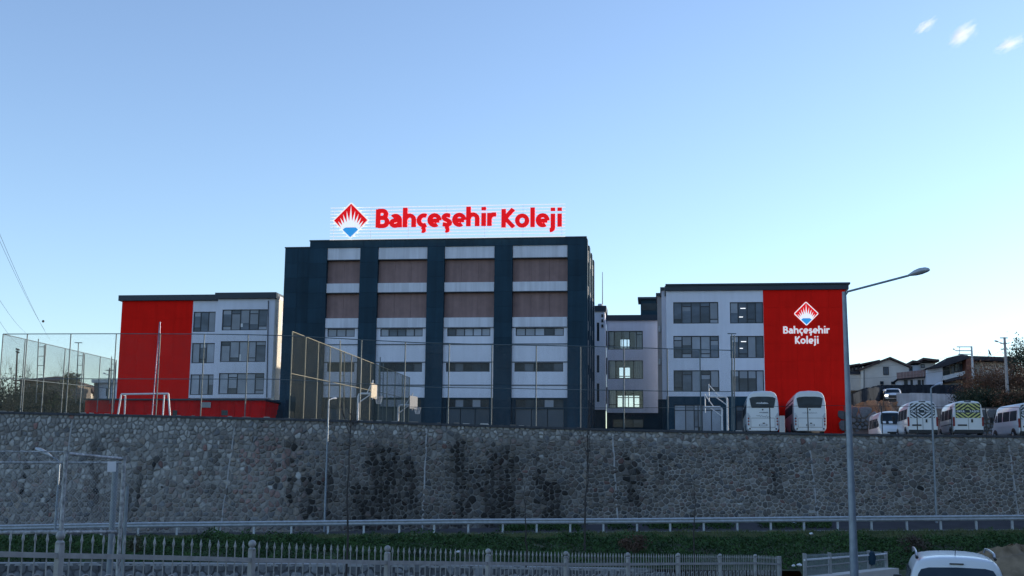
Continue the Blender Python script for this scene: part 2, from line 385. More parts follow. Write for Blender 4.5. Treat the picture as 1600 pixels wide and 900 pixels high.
DT, DF, DR, DL = 67.8, 66.5, 63.0, 48.0
def line(tab, D, px): return at(px, interp(*tab, px), D)
rows_top = [line(LW, DL, p) for p in PX]
row_rf = [line(RF, DR - .25, p) for p in PX]; row_wf = [line(WF, DF + .02, p) for p in PX]
mid = [a.lerp(b, .55) + V((0, 0, .22)) for a, b in zip(rows_top, row_rf)]
sheet([rows_top, mid, row_rf], 'grass_bank', m_grass)
lip = [a + V((0, .25, .012)) for a in row_rf]
sheet([row_rf, lip], 'road_edge', m_conc)
sheet([lip, row_wf], 'road', m_asph)
rows_f = [a + V((0, -.25, -.02)) for a in rows_top]
sheet([[a + V((0, -2.2, -.55)) for a in rows_f[7:]], [a + V((0, -.5, -.30)) for a in rows_f[7:]], rows_top[7:]], 'bank_foot', m_grass)
sheet([[a + V((0, -14, -1.2)) for a in rows_f[6:]], [a + V((0, -6, -.62)) for a in rows_f[6:]], [a + V((0, -2.15, -.545)) for a in rows_f[6:]]], 'path', m_path)
def gz(x, y):            # near ground: a slope going down away from the camera
    return 1.65 - .065 * (min(y, 31) - 10.5) - .13 * min(max(0, x - 3), 8)
rows = []
for y in (-120, -30, 0, 6, 10.5, 16, 22, 28, 31, 36, 44, 47.6):
    rows.append([V((x, y, gz(x, max(y, 0)) if y <= 31 else gz(x, 31) * (1 - (y - 31) / 10) - 1.7 * min(1, (y - 31) / 10))) for x in (-90, -40, -18, -8, -3, 0, 3, 7, 11, 18, 40)])
sheet(rows, 'near_ground', m_earth)
# drop from bank down into the channel
# yard plateau behind the wall, rising gently
def wtz(px): return line(WT, DT, px).z
def yz(x, y):
    px = 800 + x / max(y, 1) * F; base = wtz(min(max(px, -100), 1700)); r = base + .036 * max(0, min(y, 100) - DT)
    if 25 < x < 33 and y > 80: r -= 1.25 * max(0, min(1, (x - 25) / 2, (33 - x) / 2, (y - 80) / 5, (101 - y) / 4))
    return r
yr = []
for y in (DT + .25, 72, 78, 81, 85, 90, 95, 98, 101, 110, 130, 170, 260):
    yr.append([V((x, y, yz(x, y))) for x in np.linspace(-75, 75, 76)])
sheet(yr, 'school_yard', m_yard)
# wide land under and round everything, out to the horizon
tb = MB(); gx = [-9000, -3000, -900, -300, -120, -60, 60, 120, 300, 900, 3000, 9000]
gy = [-3000, -600, -120, 20, 68.3, 68.4, 150, 400, 1000, 3000, 9000]
sheet([[V((x, y, -2.2 if y < 68.35 else 4.8)) for x in gx] for y in gy], 'terrain', m_earth)
# hill on the right, carrying the houses; an unseen ridge is added beyond the frame to keep the low sun off the street
def hill_z(x, y):
    edge = interp([0, 20, 58, 64, 84, 92], [28, 28, 30, 42, 46, 48], y)
    t = max(0, min(1, (x - edge) / 20))
    back = interp([92, 98, 103, 108, 118, 128, 136, 150, 200, 300], [0, .1, .4, 2.9, 3.3, 4.0, 4.8, 6.6, 9, 10], y) * max(0, min(1, (x - 29) / 1.8))
    base = 4.6 if y < 68.3 else yz(x, y) - .05
    if y < 58: base = -2.0 + max(0, x - 20) * .06
    side = interp([60, 100], [17.5, 11.5], y) * t * t * (3 - 2 * t) if y < 100 else 9 * max(0, min(1, (x - 46 - (y - 100) * .1) / 22))
    return base + max(side, back) + .25 * math.sin(x * .7 + y * .3) * max(t, min(1, back))
hy = [-70, -40, -10, 10, 25, 40, 50, 57, 60, 66, 72, 78, 84, 90, 95, 98, 101, 104, 107, 110, 114, 118, 124, 132, 142, 160, 200, 280]
hx = [27, 28.5, 30, 32, 34, 37, 40, 43, 46, 50, 55, 60, 66, 73, 82, 95, 130, 220]
hr = []
for y in hy: hr.append([V((x + (21 if 58.5 < y < 84 else 0), y, hill_z(x + (21 if 58.5 < y < 84 else 0), y))) for x in hx])
sheet(hr, 'hillside_and_shade_ridge', m_earth)

# ================================================================ RETAINING WALL OF RUBBLE STONE
rng = np.random.default_rng(5)
class WallS:
    """battered wall surface between foot and top lines: s = metres along x, t = 0..1 up"""
    def P(s, x, t, d=0.0):
        px = 800 + x / DT * F
        f = line(WF, DF, px); tp = line(WT, DT, px)
        z0 = f.z - .15; z = z0 + (tp.z - z0) * t
        y = DF + (DT - DF) * t
        nn = V((0, -.97, .24))
        return V((x, y, z)) + nn * d
    def H(s, x): px = 800 + x / DT * F; return line(WT, DT, px).z - line(WF, DF, px).z + .15
WS = WallS(); X0, X1 = -41.0, 41.0
def px2x(px): return (px - 800) / F * DT
STREAK = [(340, .62, .8, 5, .9), (345, .45, .75, 8, .4), (232, .25, .6, 5, .9), (258, .55, .75, 8, .75), (225, .1, .45, 6, .5), (465, .2, .85, 9, .8), (440, .35, .7, 5, .5), (490, .05, .6, 14, .75), (520, .1, .55, 12, .6), (600, .0, .8, 26, .95), (622, .1, .85, 10, .7), (646, .35, .72, 8, 1), (650, .05, .4, 10, .6), (575, .0, .45, 16, .7), (722, .5, .9, 13, 1.1), (728, .0, .6, 14, .8), (706, .0, .3, 10, .5), (790, .0, .82, 30, .9), (770, .05, .6, 14, .8), (860, .0, .45, 24, .85), (846, .45, .8, 8, .5), (985, .25, .75, 13, .9), (998, .4, .6, 10, .6), (1030, .35, .75, 12, .6), (1205, .3, .85, 14, .65), (1180, .5, .8, 8, .35), (1330, .4, .6, 12, .3), (1390, .35, .7, 9, .6), (1425, .3, .5, 6, .5), (60, .3, .7, 6, .6), (168, .2, .85, 13, .6), (50, .45, .6, 8, .4), (110, .2, .6, 9, .4), (1560, .8, .95, 8, .5), (1080, .0, .2, 18, .3), (930, .1, .7, 8, .25)]
_ph = rng.random(64) * 6.28
def wob(x, z, k): return math.sin(x * 3.1 + z * 1.7 + _ph[k % 64]) * .5 + math.sin(x * 7.3 - z * 4.1 + _ph[(k + 9) % 64]) * .3 + math.sin(z * 9.7 + x * 2.2 + _ph[(k + 21) % 64]) * .3
def stain(x, t):
    px = 800 + x / DT * F; v = 0
    for k, (c, a, b, w, s) in enumerate(STREAK):
        w2 = w * .9 * (1.0 + .35 * wob(x, t * 5, k)); dx = abs(px + 5 * wob(x * .6, t * 4, k + 3) - c) / max(w2, 2)
        if dx < 1.6:
            e = max(0, min(1, (b + .05 * wob(x, 0, k) - t) / .06)) * max(0, min(1, (t - a + .1) / .12))
            v = max(v, s * e * max(0, min(1, 1.35 - dx)) * (.72 + .5 * math.sin(x * 17 + k)) * (.75 + .3 * wob(x * 1.7, t * 8, k + 7)))
    # overall damp in the middle part
    v += .28 * max(0, min(1, (px - 430) / 120)) * max(0, min(1, (1120 - px) / 160)) * max(0, min(1, (.85 - t) / .3)) * (.7 + .4 * wob(x * .5, t * 2, 40))
    return max(0, min(1, v * 1.3))
def stone_tone(x, t):
    px = 800 + x / DT * F; r = random.random()
    base = V((.185, .170, .155)); q = .32
    if r < .12: base = V((.205, .165, .15))
    elif r < .30: base = V((.235, .205, .175))
    elif r < .40: base = V((.145, .148, .152))
    elif r < .50: base = V((.26, .245, .225))
    # pale river stones along the top courses and over the left third
    pale = max(0, min(1, (t - .84) / .06)) * .7 + max(0, min(1, (430 - px) / 150)) * max(0, min(1, (t - .22) / .25)) * .8
    if random.random() < pale * .8: base = V((.31, .30, .28)) * random.uniform(.7, 1.2)
    elif random.random() < .012: base = V((.40, .40, .385))
    if 380 < px < 460 and .2 < t < .85 and r > .7: base = V((.22, .15, .135))
    if random.random() < .008: base = V((.21, .12, .105))
    return base * random.uniform(1 - q, 1 + q) * (1 - .26 * max(0, min(1, (px - 430) / 120)) * max(0, min(1, (.9 - t) / .1)))
def voronoi(pts, nx, ny):
    """cells of a jittered grid pts[j][i] clipped against neighbours"""
    out = []
    for j in range(ny):
        for i in range(nx):
            if pts[j][i] is None: continue
            p = pts[j][i]; poly = [(p[0] - .9, p[1] - .9), (p[0] + .9, p[1] - .9), (p[0] + .9, p[1] + .9), (p[0] - .9, p[1] + .9)]
            for jj in range(max(0, j - 2), min(ny, j + 3)):
                for ii in range(max(0, i - 2), min(nx, i + 3)):
                    if (ii, jj) == (i, j): continue
                    q = pts[jj][ii]
                    if q is None: continue
                    mx_, my_ = (p[0] + q[0]) / 2, (p[1] + q[1]) / 2; dx, dy = q[0] - p[0], q[1] - p[1]
                    new = []; n = len(poly)
                    for k in range(n):
                        a = poly[k]; b = poly[(k + 1) % n]
                        fa = (a[0] - mx_) * dx + (a[1] - my_) * dy; fb = (b[0] - mx_) * dx + (b[1] - my_) * dy
                        if fa <= 0: new.append(a)
                        if (fa < 0 < fb) or (fb < 0 < fa): w = fa / (fa - fb); new.append((a[0] + (b[0] - a[0]) * w, a[1] + (b[1] - a[1]) * w))
                    poly = new
                    if len(poly) < 3: break
                if len(poly) < 3: break
            out.append((p, poly, i, j))
    return out
def stone_shape(poly, gap, rnd=.25):
    """round the cell and pull it in for the joint"""
    n = len(poly)
    if n < 3: return None
    cx = sum(p[0] for p in poly) / n; cy = sum(p[1] for p in poly) / n
    q = []
    for i in range(n):
        a = poly[i]; b = poly[(i + 1) % n]
        if math.dist(a, b) < .05: q.append(((a[0] + b[0]) / 2, (a[1] + b[1]) / 2)); continue
        q.append((a[0] + (b[0] - a[0]) * rnd, a[1] + (b[1] - a[1]) * rnd)); q.append((a[0] + (b[0] - a[0]) * (1 - rnd), a[1] + (b[1] - a[1]) * (1 - rnd)))
    out = []
    for x, y in q:
        L = math.dist((x, y), (cx, cy))
        if L < .02: return None
        k = max(.3, 1 - gap / L) * random.uniform(.95, 1.03); out.append((cx + (x - cx) * k, cy + (y - cy) * k))
    return (cx, cy), out
def cells_for(xa, xb, H, sx, sy, jit=.36, drop=0.0):
    nx = int((xb - xa) / sx); ny = max(2, int(round(H / sy)))
    pts = [[(xa + (i + .5 * (j % 2) + random.uniform(-jit, jit)) * sx, (j + .5 + random.uniform(-jit, jit) * .8) * H / ny) for i in range(nx)] for j in range(ny)]
    if drop: pts = [[(p[0], (j + .5) * H / ny + (p[1] - (j + .5) * H / ny) * (.45 if p[0] < -13 else 1)) for p in r_] for j, r_ in enumerate(pts)]
    if drop: pts = [[None if random.random() < drop else p for p in r_] for r_ in pts]
    return voronoi(pts, nx, ny), ny
def add_stone(mb, cols, c, ring, P, tone, dirt, h):
    k = len(mb.v); n = len(ring)
    for sc, d in ((1.0, -.02), (.93, h * .65), (.62, h)):
        for x, y in ring:
            xx, yy = c[0] + (x - c[0]) * sc, c[1] + (y - c[1]) * sc
            mb.v.append(tuple(P(xx, yy, d + (random.uniform(-.008, .012) if sc < 1 else 0))))
            s = dirt(xx, yy); cols.append((*(tone * (1 - .90 * s)), 1))
    for a in (0, n):
        for i in range(n): j = (i + 1) % n; mb.f.append((k + a + i, k + a + j, k + a + n + j, k + a + n + i))
    mb.f.append(tuple(k + 2 * n + i for i in range(n)))
HW = 5.55
rwall = thing('retaining_wall', V((0, DF, line(WF, DF, 800).z)), 'long high retaining wall of grey and reddish rubble stone below the school yard', 'wall')
def Pw(x, y, d): return WS.P(x, y / HW, d)
def dirtw(x, y): return STN[0]
STN = [0.]
cl, nyw = cells_for(X0, X1, HW, .275, .215, .46, .17)
stones = []
for p, poly, i, j in cl:
    sh = stone_shape(poly, random.uniform(.014, .036), random.uniform(.12, .26))
    if sh is None or p[0] < X0 + .2 or p[0] > X1 - .2: continue
    ring = [(x, min(max(y, .0), HW - .02)) for x, y in sh[1]]; stones.append((sh[0], ring))
def parea(r): return abs(sum(r[i][0] * r[(i + 1) % len(r)][1] - r[(i + 1) % len(r)][0] * r[i][1] for i in range(len(r)))) / 2
xin = px2x(0), px2x(1600)
order = sorted(range(len(stones)), key=lambda i: -(parea(stones[i][1]) if xin[0] < stones[i][0][0] < xin[1] and stones[i][0][1] > .5 else 0))
big = set(order[:290]); mb = MB(); cols = []
for i, (c, ring) in enumerate(stones):
    tn = stone_tone(c[0], c[1] / HW); h = random.uniform(.025, .085); STN[0] = max(0, min(1, stain(c[0] + random.uniform(-.12, .12), c[1] / HW + random.uniform(-.03, .03)) * random.uniform(.7, 1.7)))
    if i in big:
        m1 = MB(); c1 = []; add_stone(m1, c1, c, ring, Pw, tn, dirtw, h); m1.build('stone', m_stone, rwall, smooth=True, cols=c1)
    else: add_stone(mb, cols, c, ring, Pw, tn, dirtw, h)
mb.build('rubble_stones', m_stone, rwall, smooth=True, cols=cols, kind='stuff')
# mortar face, finely divided so the stains run over it too
mb = MB(); cols = []; nx, ny = 500, 34
for j in range(ny + 1):
    for i in range(nx + 1):
        x = X0 + (X1 - X0) * i / nx; t = j / ny; mb.v.append(tuple(WS.P(x, t, .0)))
        px = 800 + x / DT * F
        m_ = .27 + .10 * max(0, min(1, (px - 820) / 200)) * (.75 + .3 * wob(x * .8, t * 3, 5)); m_ *= 1 - .30 * max(0, min(1, (t - .6) / .3)); m_ = m_ * (1 - .80 * stain(x, t)); cols.append((m_, m_ * .96, m_ * .90, 1))
for j in range(ny):
    for i in range(nx): k = j * (nx + 1) + i; mb.f.append((k, k + 1, k + nx + 2, k + nx + 1))
mb.build('mortar', m_mortar, rwall, smooth=True, cols=cols)
mb = MB()
for i in range(40):
    xa, xb = X0 + (X1 - X0) * i / 40, X0 + (X1 - X0) * (i + 1) / 40
    a = WS.P(xa, 1); b = WS.P(xb, 1)
    for q in ((V((0, .0, -.05)), V((0, -.13, -.05))), (V((0, -.13, -.05)), V((0, -.13, .08))), (V((0, -.13, .08)), V((0, .40, .08))), (V((0, .40, .08)), V((0, .40, -.5)))):
        mb.quad(a + q[0], b + q[0], b + q[1], a + q[1])
mb.build('coping', m_cop, rwall)
for pxa, pxb in ((356, 373), (105, 120), (666, 670), (966, 958), (1274, 1262), (1582, 1572)):
    mb = MB(); pts = []
    for k in range(9):
        t = .01 + .93 * k / 8; xa = px2x(pxa) * DF / DT if False else (pxa - 800) / F * DF; xb = (pxb - 800) / F * DT
        x = xa + (xb - xa) * t + .02 * math.sin(k * 2.3); pts.append((x, t))
    for (a, ta), (b, tb_) in zip(pts, pts[1:]):
        mb.quad(WS.P(a - .035, ta, .05), WS.P(a + .035, ta, .05), WS.P(b + .035, tb_, .05), WS.P(b - .035, tb_, .05))
        mb.quad(WS.P(a - .035, ta, .05), WS.P(b - .035, tb_, .05), WS.P(b - .06, tb_, .0), WS.P(a - .06, ta, .0))
        mb.quad(WS.P(a + .035, ta, .05), WS.P(b + .035, tb_, .05), WS.P(b + .06, tb_, .0), WS.P(a + .06, ta, .0))
    mb.build('joint', m_conc, rwall)
for px, py in ((1053, 727), (1096, 717), (1142, 720), (1185, 722), (1229, 720), (1307, 725), (1165, 782), (1344, 777), (1374, 725), (1467, 780), (1497, 728), (1538, 783), (1553, 726), (309, 761), (398, 768), (270, 760), (478, 700), (437, 696), (941, 772), (1021, 774), (1045, 717), (212, 759), (1405, 782)):
    x = px2x(px); foot = line(WF, DF, px); tp = line(WT, DT, px); t = (interp(*WF, px) - py) / (interp(*WF, px) - interp(*WT, px))
    a = WS.P(x, t, -.05); MB().tube(a, a + V((0, -.18, .02)), .055, n=8).build('weep_pipe', m_vblack, rwall)

# low stone wall across the channel, seen through the railings
lwall = thing('low_stone_wall', line(LW, DL, 500) + V((0, -.3, -1.6)), 'low grey stone wall with pale coping in front of the dark hedge, behind the railings', 'wall')
XL0, XL1 = (-60 - 800) / F * DL, (1010 - 800) / F * DL
def PL(x, y, d): px = 800 + x / DL * F; tp = line(LW, DL, px); return V((x, DL - .35 - d, tp.z - 1.5 + y))
cl, _ = cells_for(XL0, XL1, 1.5, .40, .30); k = 0
m2 = MB(); c2 = []
for p, poly, i, j in cl:
    sh = stone_shape(poly, .022)
    if sh is None: continue
    ring = [(x, min(max(y, 0), 1.42)) for x, y in sh[1]]; tn = V((.20, .205, .215)) * random.uniform(.45, 1.25)
    if sh[0][1] > .75 and k < 285:
        m1 = MB(); c1 = []; add_stone(m1, c1, sh[0], ring, PL, tn, lambda a, b: 0, .05); m1.build('stone', m_stone, lwall, smooth=True, cols=c1); k += 1
    else: add_stone(m2, c2, sh[0], ring, PL, tn, lambda a, b: 0, .05)
m2.build('rubble_stones', m_stone, lwall, smooth=True, cols=c2, kind='stuff')
mb = MB(); mc = MB()
for i in range(16):
    a = XL0 + (XL1 - XL0) * i / 16; b = XL0 + (XL1 - XL0) * (i + 1) / 16
    mb.quad(PL(a, 0, 0), PL(b, 0, 0), PL(b, 1.5, 0), PL(a, 1.5, 0))
    pa, pb = PL(a, 1.43, .05), PL(b, 1.43, .05); up = V((0, 0, .10)); bk = V((0, .5, 0))
    mc.quad(pa, pb, pb + up, pa + up); mc.quad(pa + up, pb + up, pb + up + bk, pa + up + bk)
g = mb.build('mortar', m_mortar, lwall, cols=[(.10, .10, .105, 1)] * len(mb.v)); mc.build('coping', m_conc, lwall)

# ================================================================ GUARDRAIL
gr = thing('guardrail', line(RF, DR, 800), 'long galvanised road guardrail running along the foot of the stone wall', 'guardrail')
pxs = np.arange(-40, 1660, 8.0)
def rl(px): return line(RT_, DR, px)
prof = [(.0, .0), (-.05, -.02), (-.085, -.06), (-.05, -.10), (-.02, -.13), (-.05, -.165), (-.085, -.205), (-.05, -.25), (0, -.28)]
mb = MB()
for px in pxs:
    p = rl(px)
    for y, z in prof: mb.v.append((p.x, p.y + y, p.z + z))
n = len(prof)
for i in range(len(pxs) - 1):
    for k in range(n - 1): a = i * n + k; mb.f.append((a, a + n, a + n + 1, a + 1))
mb.build('beam', m_galv, gr, smooth=True)
gp = [-20, 39, 98, 157, 215, 275.5, 337, 396, 454.5, 512, 568, 623.5, 678, 731.5, 785.5, 838.5, 891, 943, 995.5, 1047.5, 1100, 1152.5, 1205, 1257, 1309.8, 1362.7, 1418, 1471, 1526.7, 1583, 1640]
for px in gp:
    a = line(RF, DR, px) + V((0, .07, -.1)); b = rl(px) + V((0, .07, -.03))
    mb = MB().abox(a.x - .05, a.x + .05, a.y - .05, a.y - .04, a.z, b.z).abox(a.x - .05, a.x - .04, a.y - .039, a.y + .06, a.z, b.z).abox(a.x + .04, a.x + .05, a.y - .039, a.y + .06, a.z, b.z)
    mb.build('post', m_galv, gr)

# ================================================================ SPORTS FENCES ON THE YARD
def chain(a0, a1, b0, b1, r=.0012, sp=.068):
    """diamond wire between bottom a0-a1 and top b0-b1 (planar strip)"""
    mb = MB(); L = (a1 - a0).length; H = (b0 - a0).length; u = (a1 - a0) / L; nrm = u.cross(V((0, 0, 1))).normalized()
    def Q(s, h): t = s / L; return a0.lerp(a1, t).lerp(b0.lerp(b1, t), h / H)
    k = int(L / sp)
    for sgn in (1, -1):
        s0 = -H if sgn > 0 else 0; s1 = L if sgn > 0 else L + H; s = s0
        while s < s1:
            h0 = 0; x0 = s; h1 = H; x1 = s + sgn * H
            def cl(x0, h0, x1, h1):
                if abs(x1 - x0) < 1e-6: return None
                pts = []
                for (x, h) in ((x0, h0), (x1, h1)):
                    xx = min(max(x, 0), L); pts.append((xx, h0 + (h1 - h0) * (xx - x0) / (x1 - x0)))
                return pts if abs(pts[0][0] - pts[1][0]) > .02 else None
            q = cl(x0, h0, x1, h1)
            if q: mb.tube(Q(*q[0]) + nrm * .004 * sgn, Q(*q[1]) + nrm * .004 * sgn, r, n=3, cap=False)
            s += sp
    return mb
# front ball-court fence along the wall
FT = ([5, 182, 320, 440, 640, 770, 908, 975, 1042, 1145], [522, 521.5, 522, 524, 535, 538.5, 541, 542.5, 545, 547.5])
FM = ([0, 182, 440, 660, 770, 908, 1042, 1230], [592, 592, 592.5, 605, 606.5, 609, 611.2, 612.5])
DFN = 68.15
FL_ = ([0, 440, 660, 770, 908, 1042, 1145], [625, 628, 636.5, 637.5, 637.5, 637, 636.5])
ff = thing('court_fence', line(WT, DFN, 570), 'tall dark wire mesh ball court fence standing on top of the stone wall', 'fence')
fpx = [5, 43, 111, 182, 250.5, 319.5, 388, 565, 633.5, 702, 769, 838, 907, 974.5, 1042.5, 1093.5, 1143.5]
for px in fpx:
    a = line(WT, DFN, px if px > 300 else px - 6 * (1 - px / 300)) + V((0, 0, -.05)); b = line(FT, DFN, px)
    a.x = b.x; MB().tube(a, b, .034, n=8).build('post', m_post, ff, smooth=True)
for tab, x0, x1, r in ((FT, 5, 1145, .026), (FM, -40, 1145, .022), (FL_, 640, 1145, .014)):
    MB().path([line(tab, DFN, p) + V((0, -.03, 0)) for p in np.linspace(x0, x1, 24)], r, 5).build('rail', m_post, ff, smooth=True)
mb = MB(); xs = [-10, 182, 440, 640, 908, 1145]
for a, b in zip(xs, xs[1:]):
    c = chain(line(WT, DFN - .04, a), line(WT, DFN - .04, b), line(FT, DFN - .04, max(a, 5)), line(FT, DFN - .04, b))
    k = len(mb.v); mb.v += c.v; mb.f += [tuple(i + k for i in f) for f in c.f]
mb.build('wire_mesh', m_wire, ff, kind='stuff')
m_net = mat('netting_olive', (.075, .085, .06), .8, .15, 4)
def back_fence(name, label, P0, P1, y0, y1, mid0, mid1, px0, px1, n, D0, D1, base0, base1, ms, group='ball court fences', pr=.034, warm=None):
    r = thing(name, at(px0, y0, D0) * 1, label, 'fence', group)
    A, B = at(px0, y0, D0), at(px1, y1, D1); a, b = A.copy(), B.copy(); a.z, b.z = base0, base1
    for k in range(n + 1):
        t = k / n; MB().tube(a.lerp(b, t), A.lerp(B, t), pr, n=8).build('post', ms, r, smooth=True)
    MB().tube(A, B, .026, n=6).build('rail', ms, r, smooth=True)
    ma, mb_ = A.lerp(a, mid0), B.lerp(b, mid1); MB().tube(ma, mb_, .022, n=6).build('rail', ms, r, smooth=True)
    chain(a, b, A, B, sp=.07, r=.0030).build('wire_mesh', m_net, r, kind='stuff'); return r
back_fence('court_fence', 'wire fence running back from the far left corner of the stone wall', None, None, 522, 563, .55, .55, 5, 182, 6, 68.2, 83, 6.7, 7.5, m_post, None)
m_pwarm = mat('fence_post_pale', (.24, .23, .165), .6, .15, 5)
back_fence('court_fence', 'wire fence with pale posts running back beside the white basketball hoop', None, None, 518, 590, .47, .47, 457, 640, 12, 68.6, 99, 6.4, 7.7, m_pwarm, None)
def rung_mast(px0, px1, ytop, ybot, D, name, label, m, w_top=None, rungs=4, cross=False, lean=0, ext=0):
    A = at(px0, ybot, D); base = A.copy(); r = thing(name, base, label, 'mast')
    B = at(px1, ybot, D); T0 = at(px0 + lean, ytop, D); T1 = at(px1 + lean + (w_top if w_top is not None else 0), ytop, D)
    e = V((0, 0, ext)); MB().tube(A, T0 + e, .035, n=8).build('upright', m, r, smooth=True); MB().tube(B, T1, .035, n=8).build('upright', m, r, smooth=True)
    for k in range(1, rungs + 1):
        t = k / (rungs + .2); MB().tube(A.lerp(T0, t), B.lerp(T1, t), .02, n=5).build('rung', m, r)
    if cross: MB().tube(T0 + e - V((.25, 0, 0)), T0 + e + V((.25, 0, 0)), .03, n=5).build('crossbar', m, r)
    return r
rung_mast(56.5, 66.5, 539, 630, 78, 'lattice_mast', 'dark ladder like mast above the low hip roofed house, left of the red wall', m_post, rungs=6, lean=3, ext=.4)
rung_mast(118.5, 129, 553, 630, 80, 'lattice_mast', 'slim ladder mast with a short crossbar between the bare trees and the red wall', m_post, rungs=5, lean=3, cross=True, ext=.75)
rung_mast(172, 178.5, 566, 630, 84, 'lattice_mast', 'thin ladder mast almost touching the red wall on its left', m_post, rungs=4, lean=2, ext=.4)
rung_mast(530, 537, 549, 657, 82, 'lattice_mast', 'ladder mast inside the court fence in front of the first white bay of the tower', m_pwarm, rungs=6, lean=1, ext=.75)
rung_mast(593, 598, 566, 657, 92, 'lattice_mast', 'small ladder mast behind the court fence in front of the second white bay', m_post, rungs=4, lean=1, ext=.4)
rung_mast(1143.5, 1147.5, 524, 672, 69, 'lattice_mast', 'double pole mast with a crossbar left of the parked coaches', m_post, rungs=5, cross=True, ext=.1)
# tall tapering silver mast in front of the red wall
A0, A1 = at(237.5, 649, 72), at(243.5, 649, 72); T0, T1 = at(249.4, 503, 72), at(250.6, 503, 72)
r = thing('flood_mast', A0, 'tall silver twin pole mast tapering upwards in front of the left red wall', 'mast')
m_silv = mat('silver_paint', (.20, .20, .30), .4, .1, 5, metal=.3)
MB().tube(A0, T0, .035, .022, n=8).build('upright', m_silv, r, smooth=True); MB().tube(A1, T1, .035, .022, n=8).build('upright', m_silv, r, smooth=True)
for k in range(1, 9): t = k / 9; MB().tube(A0.lerp(T0, t), A1.lerp(T1, t), .018, n=5).build('rung', m_silv, r)
# low parapet railing to the right of the court fence
LR = ([1145, 1290, 1600], [636.5, 633.5, 637]); pr_ = thing('wall_railing', line(WT, DFN, 1380), 'low dark rail on thin posts along the wall top in front of coaches and vans', 'railing')
for px in (1203.5, 1263, 1320.5, 1379, 1434, 1488, 1542, 1596):
    a = line(WT, DFN, px) - V((0, 0, .05)); b = line(LR, DFN, px); b.x = a.x; MB().tube(a, b, .03, n=8).build('post', m_vblack, pr_, smooth=True)
MB().path([line(LR, DFN, p) for p in np.linspace(1145, 1640, 12)], .013, 5).build('rail', m_vblack, pr_, smooth=True)

# goal and basketball hoops
g0 = at(185, 648, 73); r = thing('football_goal', g0, 'white tube football goal frame behind the wall top, before the left red wall', 'goal')
fr = [at(184, 649, 73), at(189.5, 616, 73), at(263, 615, 73), at(265.5, 649, 73)]; bk = [at(194.5, 649, 75), at(196, 619, 75)]
MB().path([fr[0], fr[1]], .055, 8).build('goal_post', m_wpaint, r, smooth=True); MB().path([fr[2], fr[3]], .055, 8).build('goal_post', m_wpaint, r, smooth=True)
MB().path([fr[1], fr[2]], .055, 8).build('crossbar', m_wpaint, r, smooth=True)
for a, b in ((at(194.5, 649, 75.4), at(196, 618, 75.4)), (at(254.5, 649, 75.4), at(256.5, 617, 75.4))):
    MB().tube(a, b, .05, n=8).build('rear_post', m_wpaint, r, smooth=True)
MB().tube(fr[1], at(196, 618, 75.4), .03, n=6).build('stay', m_wpaint, r); MB().tube(fr[2], at(256.5, 617, 75.4), .03, n=6).build('stay', m_wpaint, r)
m_wood = mat('board_cream', (.50, .44, .34), .6, .08, 5)
def hoop(px, py_top, py_base, D, dxn, label, board=True, mm=m_wpaint, wide=1.0, arm=1.6, bm=m_wood):
    """post, crank arm and (if present) board with ring; dxn = direction of the arm"""
    base = at(px, py_base, D); top = at(px, py_top, D); top.x = base.x; d = V((dxn, -.12 if mm is m_wpaint else -.35, 0)).normalized()
    r = thing('basketball_hoop', base, label, 'basketball hoop', 'basketball hoops on the yard')
    MB().path([base, top - V((0, 0, .15)), top - V((0, 0, .04)) + d * .05, top + d * .18, top + d * arm], .06, 8).build('post', mm, r, smooth=True)
    MB().tube(top - V((0, 0, .55)), top + d * .8, .035, n=6).build('brace', mm, r)
    e = top + d * arm; MB().tube(top + d * .5, e + V((0, 0, .75)), .03, n=6).build('brace', mm, r)
    MB().tube(e + V((0, 0, -.35)), e + V((0, 0, .8)), .03, n=6).build('board_mount', mm, r)
    if board:
        s = d.cross(V((0, 0, 1))).normalized()
        MB().box(e + d * .05, s, V((0, 0, 1)), d, (-.9 * wide, .9 * wide), (-.28, .58), (0, .05)).build('backboard', bm, r, bevel=.01)
        c = e + d * .38 + V((0, 0, -.2)); k = r
        ring = MB().path([c + V((math.cos(t) * .225, math.sin(t) * .225, 0)) for t in np.linspace(0, 2 * math.pi, 13)[:-1]], .012, 5, closed=True).build('ring', m_galv, r)
        nb = MB()
        for t in np.linspace(0, 2 * math.pi, 11)[:-1]:
            for s2 in (-.3, .3): nb.tube(c + V((math.cos(t) * .22, math.sin(t) * .22, 0)), c + V((math.cos(t + s2) * .13, math.sin(t + s2) * .13, -.4)), .006, n=3, cap=False)
        nb.build('net', m_wpaint, r, kind=None)
    return r
hoop(558.8, 615, 657, 71, 1, 'white basketball hoop with sunlit cream backboard inside the court fence', True, m_wpaint, .8, .85)
hoop(622, 633, 658, 80, 1, 'smaller greyish basketball hoop with a hazy backboard right of the court fence', True, m_galv, .7, 1.0, bm=m_line)
hoop(1128.5, 636.5, 672.5, 74, -1, 'shorter white crank armed hoop post without a board, nearest the tall mast', False, m_wpaint, 1, 1.05)
hoop(1137, 620, 672.5, 78, -1, 'taller white crank armed hoop post behind the shorter one', False, m_wpaint, 1, 1.2)

# ================================================================ SCHOOL: MAIN BLOCK
YB = 5.8     # building feet, below the yard
fm = Fac(480, 500, 103.6)
uL, uR = fm.u_(480, 500), fm.u_(916, 500); ztop = fm.z_(374, 700)
main = thing('school_tower_block', fm.P((uL + uR) / 2, YB), 'tall dark navy school block with four white and brown bays under the roof sign', 'school building')
BAYS = [(507.5, 559.8), (587.8, 665.6), (692.5, 771.5), (799.8, 886.6)]
bu = [(fm.u_(a, 500), fm.u_(b, 500)) for a, b in BAYS]
def zm(py): return fm.z_(py, 700)
REC = -.45
